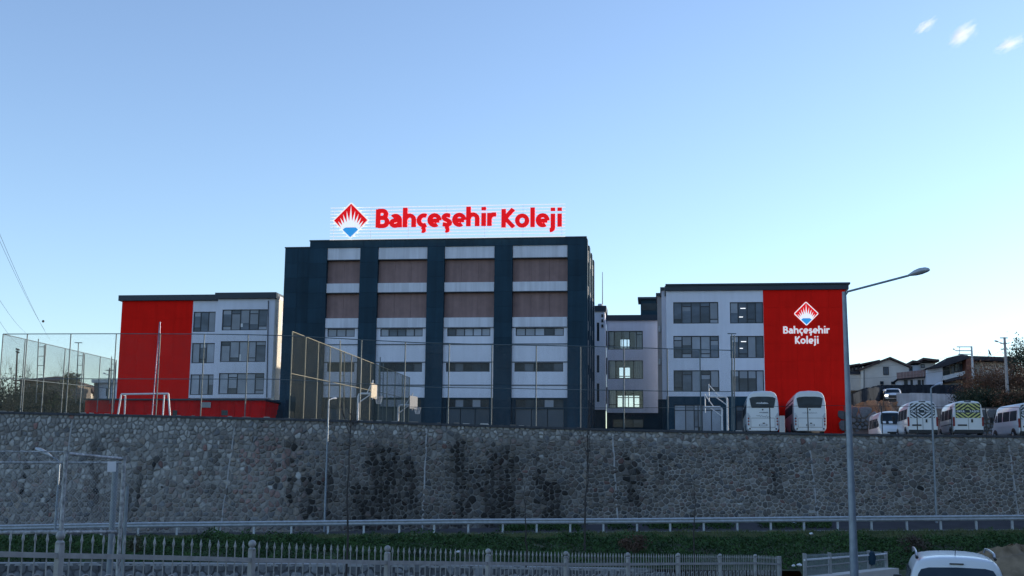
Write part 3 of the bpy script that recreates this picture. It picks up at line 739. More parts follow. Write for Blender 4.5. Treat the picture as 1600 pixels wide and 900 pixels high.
# body
DEP = 11.5
b = MB(); fm.box(b, uL + .02, uR - .02, YB, ztop - .15, -DEP, -.75); b.build('body', m_navyw, main)
rf = MB(); fm.box(rf, uL, uR, ztop - .15, ztop - .05, -DEP, -.4); rf.build('roof', m_roof, main)
z_navy_top = zm(385)
def panels(fc, root, u0, u1, z0, z1, d0, d1, nu, nz, m, name='cladding_panel', gap=.012):
    for i in range(nu):
        for j in range(nz):
            a = u0 + (u1 - u0) * i / nu; c = u0 + (u1 - u0) * (i + 1) / nu; e = z0 + (z1 - z0) * j / nz; f = z0 + (z1 - z0) * (j + 1) / nz
            k = MB(); fc.box(k, a + gap / 2, c - gap / 2, e + gap / 2, f - gap / 2, d0, d1 + random.uniform(-.003, .003)); k.build(name, m, root)
piers = [(uL, bu[0][0]), (bu[0][1], bu[1][0]), (bu[1][1], bu[2][0]), (bu[2][1], bu[3][0]), (bu[3][1], uR)]
for a, c in piers:
    k = MB(); fm.box(k, a + .01, c - .01, YB, z_navy_top - .01, -.8, -.06); k.build('pier', m_navyw, main)
    panels(fm, main, a, c, YB, z_navy_top, -.06, 0, 1, 13, m_navy)
panels(fm, main, uL, uR, z_navy_top, ztop, -.4, .0, 10, 1, m_navy)
k = MB(); fm.box(k, uL - .04, uR + .04, ztop, ztop + .10, -.6, .05); k.build('parapet_cap', m_cornice, main)
zg = zm(636)
for bi, (a, c) in enumerate(bu):
    def R(y0, y1): return zm(y1), zm(y0)
    # brown recessed panels
    for y0, y1 in ((403, 441), (455, 496)):
        z0, z1 = R(y0, y1); n_ = 2 if bi == 0 else 3
        for i in range(n_):
            q = a + (c - a) * i / n_, a + (c - a) * (i + 1) / n_; k = MB(); fm.box(k, q[0] + .006, q[1] - .006, z0, z1, -.75, REC); k.build('brown_panel', m_brown, main)
    for y0, y1 in ((385, 403.5), (441, 455.5)):
        z0, z1 = R(y0, y1); k = MB(); fm.box(k, a + .02, c - .02, z0, z1, -.7, -.10); k.build('white_band', m_whiteb, main, bevel=.01)
        k = MB(); fm.box(k, a, c, z0 - .07, z0 - .004, -.7, -.06); k.build('band_sill', m_frame, main)
    z0, z1 = R(496, 511); k = MB(); fm.box(k, a + .02, c - .02, z0, z1, -.7, -.10); k.build('white_band', m_whiteb, main, bevel=.01)
    k = MB(); fm.box(k, a, c, z0 - .05, z0 - .004, -.7, -.07); k.build('band_sill', m_line, main)
    # white wall with two ribbon windows
    wz0, wz1 = zm(621), z0 - .05; n_ = 3 if bi == 0 else 5
    pa, pb = BAYS[bi]; ia = fm.u_(pa + (3 if bi == 0 else 5.5), 518); ib = fm.u_(pb - (6.5 if bi == 0 else 6), 518)
    h1 = (ia, ib, zm(525), zm(512.3)); h2 = (fm.u_(pa + (2.5 if bi == 0 else 3.5), 573), fm.u_(pb - 7, 573), zm(580.5), zm(566.5))
    k = MB(); fm.wall(k, a, c, wz0, wz1, [h1, h2], th=.4, d=-.22, rev=.2); k.build('white_wall', m_white, main)
    for hh, pp in ((h1, .75), (h2, .12)): window(fm, main, hh, [(1, '')] * n_, glass=(m_glass if hh is h1 else m_dark, m_blind if hh is h1 else m_glass), p=pp, d=-.22, fw=.07)
    for yy in (537.5, 565.5, 601.5):
        zz = zm(yy); k = MB(); fm.box(k, a, c, zz - .045, zz + .045, -.25, -.165); k.build('string_course', m_line, main)
    # basement: dark ribbon of windows over grey shutters
    b0, b1 = zm(636), zm(622.2); k = MB(); hh = (a + .35, c - .35, b0, b1 - .06); fm.wall(k, a, c, YB, wz0, [hh, (a + .3, c - .3, YB + .3, zm(638))], th=.4, d=-.30, rev=.18); k.build('basement_wall', m_navyw, main)
    window(fm, main, hh, [(1, '')] * (3 if bi == 0 else 5), glass=(m_dark, m_blind), p=.4, d=-.30, fw=.045)
    ns = 1 if bi == 0 else 3
    for i in range(ns):
        q = a + .3 + (c - a - .6) * i / ns, a + .3 + (c - a - .6) * (i + 1) / ns; k = MB(); fm.box(k, q[0] + .03, q[1] - .03, YB + .3, zm(638) - .02, -.55, -.42)
        k.build('shutter', mat('shutter_grey', (.055, .075, .095), .5, .1, 1, rnd=.12) if 'shutter_grey' not in bpy.data.materials else bpy.data.materials['shutter_grey'], main)
# sun side with its own bays
us = fm.u; fs = Fac(916, 500, 100); fs.o = fm.P(uR, 0); fs.u = -fm.n; fs.n = fm.u.copy()
k = MB(); fs.box(k, 0, DEP, YB, ztop - .1, -.4, -.12); k.build('side_wall', m_navyw, main)
m_cream2 = mat('side_wall_cream', (.50, .47, .45), .85, .08, 1)
for i, (a, c) in enumerate(((1.0, 3.2), (4.6, 6.8), (8.0, 10.3))):
    for j, (y0, y1, m_, w_) in enumerate(((385, 403, m_cream2, 0), (403, 441, m_brown, 0), (441, 455, m_cream2, 0), (455, 496, m_brown, 0), (496, 511, m_cream2, 0), (511, 526, m_dark, 1), (526, 565, m_cream2, 0), (565, 581, m_dark, 1), (581, 621, m_cream2, 0), (622, 660, m_dark, 1))):
        k = MB(); fs.box(k, a, c, zm(y1), zm(y0) - .01, -.12, (.0 if m_ is m_cream2 else -.07)); k.build('side_window' if w_ else 'side_panel', m_, main)
for a, c in ((0, 1.0), (3.2, 4.6), (6.8, 8.0), (10.3, DEP)):
    k = MB(); fs.box(k, a + .003, c - .003, YB, ztop - .1, -.12, .10); k.build('side_pier', m_navy, main)
# lower wing on its left
uw0, uw1 = fm.u_(441.0, 500), uL
fw_ = Fac(480, 500, 103.6, off=-.55); zw = fw_.z_(387.5, 463)
a0 = fw_.u_(441.3, 500)
k = MB(); fw_.box(k, a0 + .03, uL + .1, YB, zw - .02, -DEP + 1, -.05); k.build('side_wing', m_navyw, main)
panels(fw_, main, a0, uL - .005, YB, zw, -.05, 0, 2, 13, m_navy)
k = MB(); fw_.box(k, a0 - .04, uL - .004, zw, zw + .09, -.6, .05); k.build('parapet_cap', m_cornice, main)
# ---------------------------------------------------------------- roof sign
fsn = Fac(700, 345, 101.6, off=0)
def SP(px, py): return fsn.uz(px, py)
u0, z0 = SP(514, 372); u1, z1 = SP(883, 321); zb = SP(700, 371)[1]; zt = SP(700, 321)[1]
sign = thing('rooftop_sign', fsn.P((u0 + u1) / 2, ztop + .05), 'large red lettered college sign with diamond emblem on white slats above the tower roof', 'sign')
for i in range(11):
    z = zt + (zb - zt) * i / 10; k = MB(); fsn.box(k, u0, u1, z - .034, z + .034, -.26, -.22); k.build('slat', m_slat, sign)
for i in range(7):
    u = u0 + .3 + (u1 - u0 - .6) * i / 6; k = MB(); fsn.box(k, u - .012, u + .012, ztop, zt + .03, -.32, -.275); k.build('strut', m_galv, sign)
def word_at(fc, t, pxl, pxr, pyb, pyt, w, d0, d1, m, parent, **kw):
    a, zb_ = fc.uz(pxl, pyb); c, _ = fc.uz(pxr, pyb); zt_ = fc.uz(pxl, pyt)[1]
    lettering(t, fc.P(a, zb_), fc.u, V((0, 0, 1)), fc.n, c - a, zt_ - zb_, w, d0, d1, m, parent, **kw)
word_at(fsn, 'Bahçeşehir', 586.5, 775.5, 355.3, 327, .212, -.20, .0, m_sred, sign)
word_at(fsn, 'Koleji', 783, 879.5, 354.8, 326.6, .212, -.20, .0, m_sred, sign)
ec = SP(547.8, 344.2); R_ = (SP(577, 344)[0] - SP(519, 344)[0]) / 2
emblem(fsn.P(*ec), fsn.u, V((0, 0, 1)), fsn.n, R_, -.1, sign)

# ================================================================ SCHOOL: RIGHT BLOCK
fr_ = Fac(1041, 550, 106.5)
rb = thing('school_right_block', fr_.P(fr_.u_(1180), YB), 'white and red school block at the right with the emblem wall, behind two white coaches', 'school building')
def zr(py, px=1180): return fr_.z_(py, px)
u0, um, u1 = fr_.u_(1041.5, 540), fr_.u_(1194.3, 560), fr_.u_(1323.5, 560)
DPR = 15
k = MB(); fr_.box(k, u0 + .01, u1 - .012, YB, zr(450), -DPR, -.45); k.build('body', m_white, rb)
k = MB(); fr_.box(k, u0 - .12, u1 + .32, zr(453.6), zr(446), -DPR - .3, .22); fr_.box(k, u0 - .05, u1 + .45, zr(446) + .002, zr(443.2), -DPR - .3, .34); k.build('cornice', m_cornice, rb, bevel=.01)
def rr(*a): return fr_.rect(*a)
holes = []
RWL = [((1052, 1122.5, 472, 505.5), [(1, 'b'), (1.1, 't'), (1.05, ''), (1.1, 't'), (1, 'b')], .25), ((1052.3, 1123.5, 524.7, 559.5), [(1, 't'), (1.1, 'b'), (1.05, ''), (1.1, 'b'), (1, 't')], .35), ((1052.6, 1124, 578.5, 612), [(1, 'b'), (1.1, 't'), (1.05, ''), (1.1, 't'), (1, 'b')], .3)]
RWR = [((1140.5, 1192.5, 472, 505.3), [(1.2, ''), (1.3, ''), (1.2, 'b'), (1.1, '')], .0), ((1141.3, 1193.3, 524.8, 559.5), [(1.2, ''), (1.3, 'b'), (1.2, ''), (1.1, '')], .05), ((1142, 1193.8, 578.5, 612), [(1.2, ''), (1.3, ''), (1.2, ''), (1.1, '')], .35)]
hl = [(rr(*q), c, p) for q, c, p in RWL + RWR]
k = MB(); fr_.wall(k, u0, um, zr(619.5), zr(453.6), [h[0] for h in hl], th=.5, d=0); k.build('white_wall', m_white, rb)
for h, c, p in hl: window(fr_, rb, h, c, p=p)
for i, (x0, x1, y) in enumerate(((1157, 1165, 481.5), (1155, 1161, 495), (1158, 1166, 533.5), (1156, 1161, 544))):
    q = fr_.rect(x0, x1, y - .6, y + .6); k = MB(); fr_.box(k, *q, -.128, -.122); k.build('ceiling_light_glint', mat('painted_glint', (.8, .8, .8), .5, .02, 1, emit=(1, 1, 1), es=.5) if 'painted_glint' not in bpy.data.materials else bpy.data.materials['painted_glint'], rb)  # glowing strips laid on the panes draw the glint of ceiling lights
g1 = fr_.rect(1053.5, 1127.5, 632.5, 676); g2 = fr_.rect(1150, 1185, 634, 676)
k = MB(); fr_.wall(k, u0 - .05, um, YB, zr(619.5) - .004, [g1, g2], th=.5, d=.03, rev=.25); k.build('ground_floor_wall', m_navy, rb)
window(fr_, rb, g1, [(1.6, 't'), (1.2, 't'), (.55, 'tb'), (.55, 'tb'), (1.3, 't'), (1.4, 't')], p=.75, d=.03, fw=.07)
window(fr_, rb, g2, [(1, 't'), (1, ''), (1, '')], p=.3, d=.03, fw=.07)
k = MB(); fr_.wall(k, um + .004, u1, YB, zr(453.6), [], th=.5, d=-.02); k.build('red_wall', m_red, rb)
panels(fr_, rb, um, u1, YB, zr(453.6) - .01, -.02, .03, 5, 9, m_red, gap=.008)
# sunlit red flank
fq = Fac(1323, 500, 100); fq.o = fr_.P(u1, 0); fq.u = -fr_.n; fq.n = fr_.u.copy()
k = MB(); fq.box(k, .0, .9, YB, zr(453.6), -.01, .03); k.build('red_flank', m_red, rb)
k = MB(); fq.box(k, .905, DPR, YB, zr(453.6), -.01, .02); k.build('low_bounce_flank', m_cream, rb)  # hidden part of the flank, coloured cream to cut red bounce light
# logo on the red wall
ec = fr_.uz(1259.6, 490.2); R_ = (fr_.uz(1279.3, 490)[0] - fr_.uz(1240, 490)[0]) / 2
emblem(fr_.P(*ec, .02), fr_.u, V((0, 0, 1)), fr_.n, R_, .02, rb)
m_lw = mat('logo_white_added_glow', (.85, .86, .88), .6, .02, 2, emit=(1, 1, 1), es=.16)  # slight glow added so the wall lettering stays pure white
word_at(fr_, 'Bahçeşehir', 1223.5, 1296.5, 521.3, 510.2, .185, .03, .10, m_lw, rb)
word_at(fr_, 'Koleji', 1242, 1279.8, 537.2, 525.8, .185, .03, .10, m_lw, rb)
# stepped-back strips left of the white block
for i, (xa, xb, yt, off, m_) in enumerate(((1034.5, 1041.2, 449, -3, m_white), (1027.6, 1035.5, 458, -7, m_white))):
    f2 = Fac(1041, 550, 106.5, off=off); a, c = f2.u_(xa, 550), f2.u_(xb + 4, 550); zt = f2.z_(yt + 5, xa)
    k = MB(); f2.box(k, a, c, YB, zt, -6 + i, 0); k.build('set_back_wall', mat('set_back_render', (.40, .38, .37), .85, .06, 1) if i == 1 else m_white, rb)
    k = MB(); f2.box(k, a - .12, c, zt + .003, f2.z_(yt, xa), -6 + i, .15); k.build('cornice', m_cornice, rb)
    k = MB(); f2.box(k, a - .02, c, YB, f2.z_(624, xa), -5.9 + i, .03 + .004 * i); k.build('plinth', m_navyw, rb)
f2 = Fac(1041, 550, 106.5, off=-7)
for y in (510, 561):
    q = f2.rect(1028.6, 1032, y, y + 9); k = MB(); f2.box(k, *q, .05, .35); k.build('air_unit', m_galv, rb)

# ================================================================ SCHOOL: CONNECTING WING (looked through from front to back)
fc = Fac(990, 550, 123)
cw = thing('school_connecting_wing', fc.P(0, YB), 'lower grey white connecting wing between the navy tower and the right block', 'school building')
def zc_(py): return fc.z_(py, 985)
def uc(px): return fc.u_(px, 560)
a, c = uc(947.5), uc(1040)
CW = [(950, 1004.5, 517, 546), (950.3, 1004.8, 563, 592), (950.5, 1005, 609, 638), (957, 1005.5, 654.5, 668)]
hs_ = [fc.rect(*q) for q in CW]
k = MB(); fc.wall(k, a, c, zc_(645), zc_(501), hs_[:3], th=.3, d=0, rev=.25); k.build('front_wall', m_white, cw)
k = MB(); fc.wall(k, a, c, YB, zc_(645) - .004, hs_[3:], th=.3, d=-.3, rev=.2); k.build('ground_floor_wall', m_navyw, cw)
k = MB(); fc.box(k, a - .15, c, zc_(501) + .002, zc_(492.5), -8.2, .25); k.build('cornice', m_cornice, cw, bevel=.01)
m_clear = bpy.data.materials.new('clear_glass'); m_clear.use_nodes = True; n_ = m_clear.node_tree; n_.nodes.clear()
o_ = n_.nodes.new('ShaderNodeOutputMaterial'); mx = n_.nodes.new('ShaderNodeMixShader'); tr = n_.nodes.new('ShaderNodeBsdfTransparent'); gl = n_.nodes.new('ShaderNodeBsdfGlossy')
gl.inputs['Roughness'].default_value = .04; tr.inputs[0].default_value = (.92, .93, .95, 1); fr0 = n_.nodes.new('ShaderNodeFresnel'); fr0.inputs[0].default_value = 1.5
n_.links.new(fr0.outputs[0], mx.inputs[0]); n_.links.new(tr.outputs[0], mx.inputs[1]); n_.links.new(gl.outputs[0], mx.inputs[2]); n_.links.new(mx.outputs[0], o_.inputs[0])
cc = [[(1, 'b'), (1.1, ''), (1.2, ''), (1, ''), (1, 't')], [(1, ''), (1.1, ''), (1.2, ''), (1.2, '')], [(1, 'b'), (1.1, ''), (1, ''), (1.2, 'b')], [(1, ''), (1, ''), (1, '')]]
for i, h in enumerate(hs_): window(fc, cw, h, cc[i], glass=(m_clear if i < 3 else m_glass, m_glass), p=0 if i < 3 else .3, d=0 if i < 3 else -.3, fw=.06)
# interior: slabs, side walls, back wall with openings
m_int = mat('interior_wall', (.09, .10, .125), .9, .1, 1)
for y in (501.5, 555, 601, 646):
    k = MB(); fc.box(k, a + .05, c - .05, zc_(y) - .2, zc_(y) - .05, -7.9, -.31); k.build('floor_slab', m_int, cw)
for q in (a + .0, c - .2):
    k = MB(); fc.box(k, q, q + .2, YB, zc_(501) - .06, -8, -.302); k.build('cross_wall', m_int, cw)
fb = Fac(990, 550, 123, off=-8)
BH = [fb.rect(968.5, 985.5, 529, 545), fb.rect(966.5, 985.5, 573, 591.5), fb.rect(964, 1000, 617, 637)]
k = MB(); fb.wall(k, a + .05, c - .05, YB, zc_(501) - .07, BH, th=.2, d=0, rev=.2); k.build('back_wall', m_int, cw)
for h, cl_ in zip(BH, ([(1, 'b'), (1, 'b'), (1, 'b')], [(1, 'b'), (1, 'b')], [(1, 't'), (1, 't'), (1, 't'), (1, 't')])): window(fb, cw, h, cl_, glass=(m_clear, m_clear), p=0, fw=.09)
# curtains hanging just inside
for x0, x1, y0, y1 in ((951, 959, 518, 545), (992, 1003, 519, 545), (952, 961, 564, 591), (990, 1003, 564, 591), (951, 962, 610, 637), (976, 983, 518, 528)):
    f3 = Fac(990, 550, 123, off=-.45); q = f3.rect(x0, x1, y0, y1); k = MB(); n_f = 8
    for i in range(n_f):
        ua, ub = q[0] + (q[1] - q[0]) * i / n_f, q[0] + (q[1] - q[0]) * (i + 1) / n_f; d0_, d1_ = (0, .06) if i % 2 else (.06, 0)
        k.quad(f3.P(ua, q[2], d0_), f3.P(ub, q[2], d1_), f3.P(ub, q[3], d1_), f3.P(ua, q[3], d0_))
    k.build('curtain', m_blind, cw)
# stair head box on its roof
f4 = Fac(990, 550, 123, off=-2.5); q = (f4.u_(1001, 480), f4.u_(1036, 480), zc_(494), f4.z_(468, 1010))
k = MB(); f4.box(k, *q, -3.5, 0); k.build('stair_head', m_navyw, cw)
k = MB(); f4.box(k, q[0] - .3, q[1], q[3], f4.z_(464.5, 1010), -3.7, .25); k.build('stair_head_roof', m_cornice, cw)
q2 = f4.rect(1003, 1026, 474, 485); k = MB(); f4.box(k, *q2, .0, .03); k.build('stair_head_glass', m_dark, cw)
# narrow projecting bay next to the tower
f5 = Fac(990, 550, 123, off=3.0); a5, c5 = f5.u_(925, 560), f5.u_(945.2, 560)
hv = [f5.rect(932.5, 936.3, 504, 533), f5.rect(932.5, 936.3, 555, 582), f5.rect(932.5, 936.3, 599, 628)]
k = MB(); f5.wall(k, a5, c5, f5.z_(640, 938), f5.z_(486.5, 938), hv, th=3, d=0, rev=.2); k.build('narrow_bay', m_white, cw)
for h in hv: window(f5, cw, h, [(1, '')], glass=(m_dark, m_dark), fw=.04)
k = MB(); f5.box(k, a5, c5 - .05, YB, f5.z_(640, 938) - .004, -3, -.3); k.build('plinth', m_navyw, cw)
k = MB(); f5.box(k, a5 - .1, c5 + .15, f5.z_(486.5, 938), f5.z_(478, 938), -3.2, .2); k.build('cornice', m_cornice, cw)
for y in (493, 501, 509):
    q = f5.rect(939.8, 942.8, y - 2, y + 2.5); k = MB(); f5.box(k, *q, .0, .14); k.build('wall_lamp', m_vblack, cw)
k = MB(); p = f5.P(f5.u_(941.5, 480), f5.z_(478, 938)); k.tube(p, V((p.x, p.y, f5.z_(425, 941))), .05, .03, n=6); k.build('aerial', m_line, cw)
k = MB(); p = f5.P(f5.u_(938, 480), f5.z_(478, 938)); k.tube(p, p + V((0, 0, .2)), .3, .22, n=10); k.build('roof_vent', m_galv, cw)
for y in (529, 571, 617):     # window slits on the returning wall
    q = fc.rect(945.0, 949, y - 12, y + 14); k = MB(); fc.box(k, q[0], q[1], q[2], q[3], .002, .05); k.build('slit_window', m_dark, cw)

# ================================================================ SCHOOL: LEFT BLOCK
fl = Fac(300, 550, 115)
lb = thing('school_left_block', fl.P(fl.u_(310), YB), 'white and red school block at the left with a plain red end wall', 'school building')
def zl(py, px=360): return fl.z_(py, px)
fp = Fac(300, 550, 115, off=.9)            # the part that stands forward
ua, ub, ucx = fl.u_(185.8, 560), fl.u_(297.5, 560), fl.u_(342, 560)
up0, up1 = fp.u_(336.5, 560), fp.u_(431, 560)
k = MB(); fl.box(k, ua + .01, ucx, YB, zl(467, 250), -13, -.45); fp.box(k, up0 + .01, up1 - .012, YB, fp.z_(462, 390), -14.5, -.5); k.build('body', m_white, lb)
k = MB(); fl.wall(k, ua, ub, YB, zl(470, 240), [], th=.5, d=-.02); k.build('red_wall', m_red, lb)
panels(fl, lb, ua, ub, YB, zl(470, 240) - .01, -.02, .03, 4, 8, m_red, gap=.008)
WA = [(301, 336.3, 487, 518.5), (299, 334.8, 536, 567.5), (296.8, 333, 585, 617)]
WB = [(347, 417.5, 483.5, 516), (344.2, 415, 533, 565.5), (341.5, 412.3, 583, 616)]
ha = [fl.rect(*q) for q in WA]; ha = [(max(h[0], ub + .1), h[1], h[2], h[3]) for h in ha]
k = MB(); fl.wall(k, ub, ucx, zl(622, 320), zl(470, 320), ha, th=.5, d=0); k.build('white_wall', m_white, lb)
ca = [[(1, 'b'), (1.1, ''), (1, '')], [(1, ''), (.9, 'b'), (1.1, '')], [(1, ''), (1, ''), (.6, '')]]
for h, c in zip(ha, ca): window(fl, lb, h, c, p=.4)
hb = [fp.rect(*q) for q in WB]
k = MB(); fp.wall(k, up0, up1, fp.z_(622, 380), fp.z_(467, 380), hb, th=.6, d=0); k.build('white_wall', m_white, lb)
cb = [[(1, 'b'), (1, 't'), (1, ''), (1, 't'), (1, 'b')], [(1, 't'), (1, 'b'), (1, ''), (.8, 'b'), (1.1, 't')], [(1, ''), (1, 't'), (1, ''), (1, ''), (1, 'tb')]]
for h, c in zip(hb, cb): window(fp, lb, h, c, p=.5)
for x, y, w, h in ((377, 508, 3.5, 5.5), (374, 558.5, 3.5, 10)):
    q = fp.rect(x - w / 2, x + w / 2, y - h / 2, y + h / 2); k = MB(); fp.box(k, *q, -.12, -.115); k.build('paper_notice', m_wpaint, lb)
for f6, x0, x1, y0, y1, nm in ((fl, 187, 345, 461.3, 470, 'cornice'), (fp, 337.5, 433, 457.5, 467, 'cornice')):
    q = f6.rect(x0, x1, y0, y1); zz = f6.z_(y1, (x0 + x1) / 2) + .003, f6.z_(y0, (x0 + x1) / 2)
    k = MB(); f6.box(k, q[0], q[1], *zz, -13.5, .3); k.build(nm, m_cornice, lb, bevel=.02)
k = MB(); k.tube(fp.P(fp.u_(417.5, 600), fp.z_(621, 418), .05), fp.P(fp.u_(421, 470) - .1, fp.z_(470, 421), .05), .045, n=6); k.build('drain_pipe', m_line, lb)
# sunlit flank with windows
fk = Fac(431, 500, 100); fk.o = fp.P(up1, 0); fk.u = -fp.n; fk.n = fp.u.copy()
hk = [(1.3, 2.6, zl(516), zl(486)), (1.3, 2.6, zl(565), zl(535)), (1.3, 2.6, zl(616), zl(584)), (4, 6, zl(516), zl(486)), (4, 6, zl(565), zl(535)), (4, 6, zl(616), zl(584))]
k = MB(); fk.wall(k, .0, 13.5, YB, fp.z_(467, 380), hk, th=.3, d=.01, rev=.2); k.build('flank_wall', mat('flank_cream', (.66, .62, .55), .85, .05, 1), lb)
for h in hk: window(fk, lb, h, [(1, 't'), (1, '')], glass=(m_dark, m_glass), fw=.05)
for y in (530, 579):
    k = MB(); z = zl(y); fk.box(k, 2.9, 3.7, z, z + .6, .02, .4); k.build('air_unit', m_galv, lb)
# red annex in front
fx = Fac(270, 640, 99)
ra = thing('red_annex', fx.P(fx.u_(270, 640), YB), 'low bright red flat annex in front of the left school block', 'building')
qa = fx.rect(132.5, 414.5, 624, 655); za, zb2 = YB, fx.z_(625.5, 270)
k = MB(); fx.box(k, qa[0] + .05, qa[1] - .05, YB, zb2 - .05, -6, -.06); k.build('body', m_redd, ra)
n_ = 12
for i in range(n_):
    x0, x1 = qa[0] + (qa[1] - qa[0]) * i / n_, qa[0] + (qa[1] - qa[0]) * (i + 1) / n_; k = MB(); fx.box(k, x0 + .01, x1 - .01, YB, zb2, -.05, random.uniform(-.01, .01)); k.build('wall_panel', m_redd, ra)
k = MB(); fx.box(k, qa[0] - .15, qa[1] + .1, zb2, zb2 + .12, -6.2, .25); k.build('roof_edge', m_cornice, ra)
q = fx.rect(314.5, 329.5, 628.5, 637); k = MB(); fx.box(k, *q, .02, .10); v_ = k.build('vent_grille', m_galv, ra)
for i in range(5):
    k = MB(); z = q[2] + (q[3] - q[2]) * (i + .5) / 5; fx.box(k, q[0] + .05, q[1] - .05, z - .02, z + .02, .10, .13); k.build('louvre', m_line, v_)
for x0, x1 in ((270, 277), (346, 356)):
    q = fx.rect(x0, x1, 641, 649); k = MB(); fx.box(k, *q, .02, .03); k.build('dark_opening', m_dark, ra)
# navy stair block between
fy = Fac(430, 640, 101); q = fy.rect(415.5, 436, 624, 660)
st = thing('entrance_block', fy.P((q[0] + q[1]) / 2, YB), 'small navy stepped entrance block between the red annex and the tower', 'building')
for i in range(4):
    k = MB(); fy.box(k, q[0], q[1] + .3, YB if i == 0 else fy.z_(656 - 8 * i, 425) + .004, fy.z_(656 - 8 * (i + 1), 425), -4, -.25 * i); k.build('step_wall', m_navy, st)

# ================================================================ VEHICLES
Xv, Yv, Zv = V((1, 0, 0)), V((0, 1, 0)), V((0, 0, 1)); O0 = V((0, 0, 0))
class Body:
    """loft of half sections along y; local coordinates, rear at y=0, nose at +y"""
    def __init__(s, st): s.st = st
    def mesh(s):
        mb = MB(); K = len(s.st[0][1])
        for y, pr in s.st:
            ring = [(x, z) for x, z in pr] + [(-x, z) for x, z in pr[::-1] if x > 1e-4]
            for x, z in ring: mb.v.append((x, y, z))
        R = len(ring)
        for i in range(len(s.st) - 1):
            for k in range(R): j = (k + 1) % R; a = i * R; mb.f.append((a + k, a + j, a + R + j, a + R + k))
        mb.f.append(tuple(range(R))[::-1]); mb.f.append(tuple((len(s.st) - 1) * R + k for k in range(R))); return mb
    def hw(s, y, z):
        ys = [q[0] for q in s.st]; i = 0
        while i < len(ys) - 2 and y > ys[i + 1]: i += 1
        t = (y - ys[i]) / (ys[i + 1] - ys[i])
        def w(pr):
            pts = [p for p in pr if p[0] > .01]; zs = [p[1] for p in pts]; xs = [p[0] for p in pts]
            return float(np.interp(z, zs, xs))
        return w(s.st[i][1]) * (1 - t) + w(s.st[i + 1][1]) * t
    def patch(s, side, y0, y1, z0, z1, off=.006, ny=4, nz=3, slant=0):
        """window patch following the flank"""
        mb = MB(); th = .012
        for d in (off, off - th - .02):
            for j in range(nz + 1):
                for i in range(ny + 1):
                    z = z0 + (z1 - z0) * j / nz; y = y0 + (y1 - y0) * i / ny + slant * (j / nz) * (1 if i == ny else 0)
                    mb.v.append((side * (s.hw(y, z) + d), y, z))
        n = ny + 1
        for j in range(nz):
            for i in range(ny): k = j * n + i; mb.f.append((k, k + 1, k + n + 1, k + n))
        return mb
def clip(poly, nx, nz, c):
    out = []; n = len(poly)
    for k in range(n):
        a, b = poly[k], poly[(k + 1) % n]; fa = a[0] * nx + a[1] * nz - c; fb = b[0] * nx + b[1] * nz - c
        if fa <= 0: out.append(a)
        if fa * fb < 0: w = fa / (fa - fb); out.append((a[0] + (b[0] - a[0]) * w, a[1] + (b[1] - a[1]) * w))
    return out
def wheel(root, x, y, r=.34, w=.22):
    s = 1 if x > 0 else -1
    t = MB().lathe(V((x - s * w / 2, y, r)), [(r * .6, -w / 2), (r * .93, -w / 2), (r, -w * .35), (r, w * .35), (r * .93, w / 2), (r * .6, w / 2)], 20, V((1, 0, 0))).build('wheel', m_rubber, root, smooth=True, local=True)
    mb = MB().lathe(V((x - s * .03, y, r)), [(0, 0), (r * .2, .012 * s), (r * .55, -.02 * s), (r * .62, .01 * s)], 16, V((1, 0, 0)))
    for k in range(6): a = k * math.pi / 3; mb.tube(V((x - s * .025, y, r)), V((x - s * .02, y + math.cos(a) * r * .56, r + math.sin(a) * r * .56)), .03, n=5)
    mb.build('rim', m_chrome, t, local=True)
HEAD = math.radians(-9.4)
def place(name, px, py_top, D, h, label, cat, group, rz=HEAD, dz=0):
    p = at(px, py_top, D); p.z -= h; p.z += dz; o = thing(name, p, label, cat, group, rz if rz else 1e-9); return o
def van_body(L=5.7):
    pr = [(0, .34), (.86, .34), (.97, .48), (1.0, 1.0), (.985, 1.45), (.93, 1.95), (.86, 2.28), (.72, 2.44), (.4, 2.50), (0, 2.52)]
    def sc(p, kx, kz, zt=None): return [(x * kx, .34 + (z - .34) * kz) for x, z in p]
    return Body([(0, sc(pr, .985, .985)), (.10, sc(pr, 1, 1)), (2.5, sc(pr, 1, 1.0)), (4.2, sc(pr, 1, 1.0)), (4.55, sc(pr, .99, .97)), (5.0, sc(pr, .97, .70)), (5.25, sc(pr, .95, .50)), (5.6, sc(pr, .90, .40)), (L, sc(pr, .84, .28))])
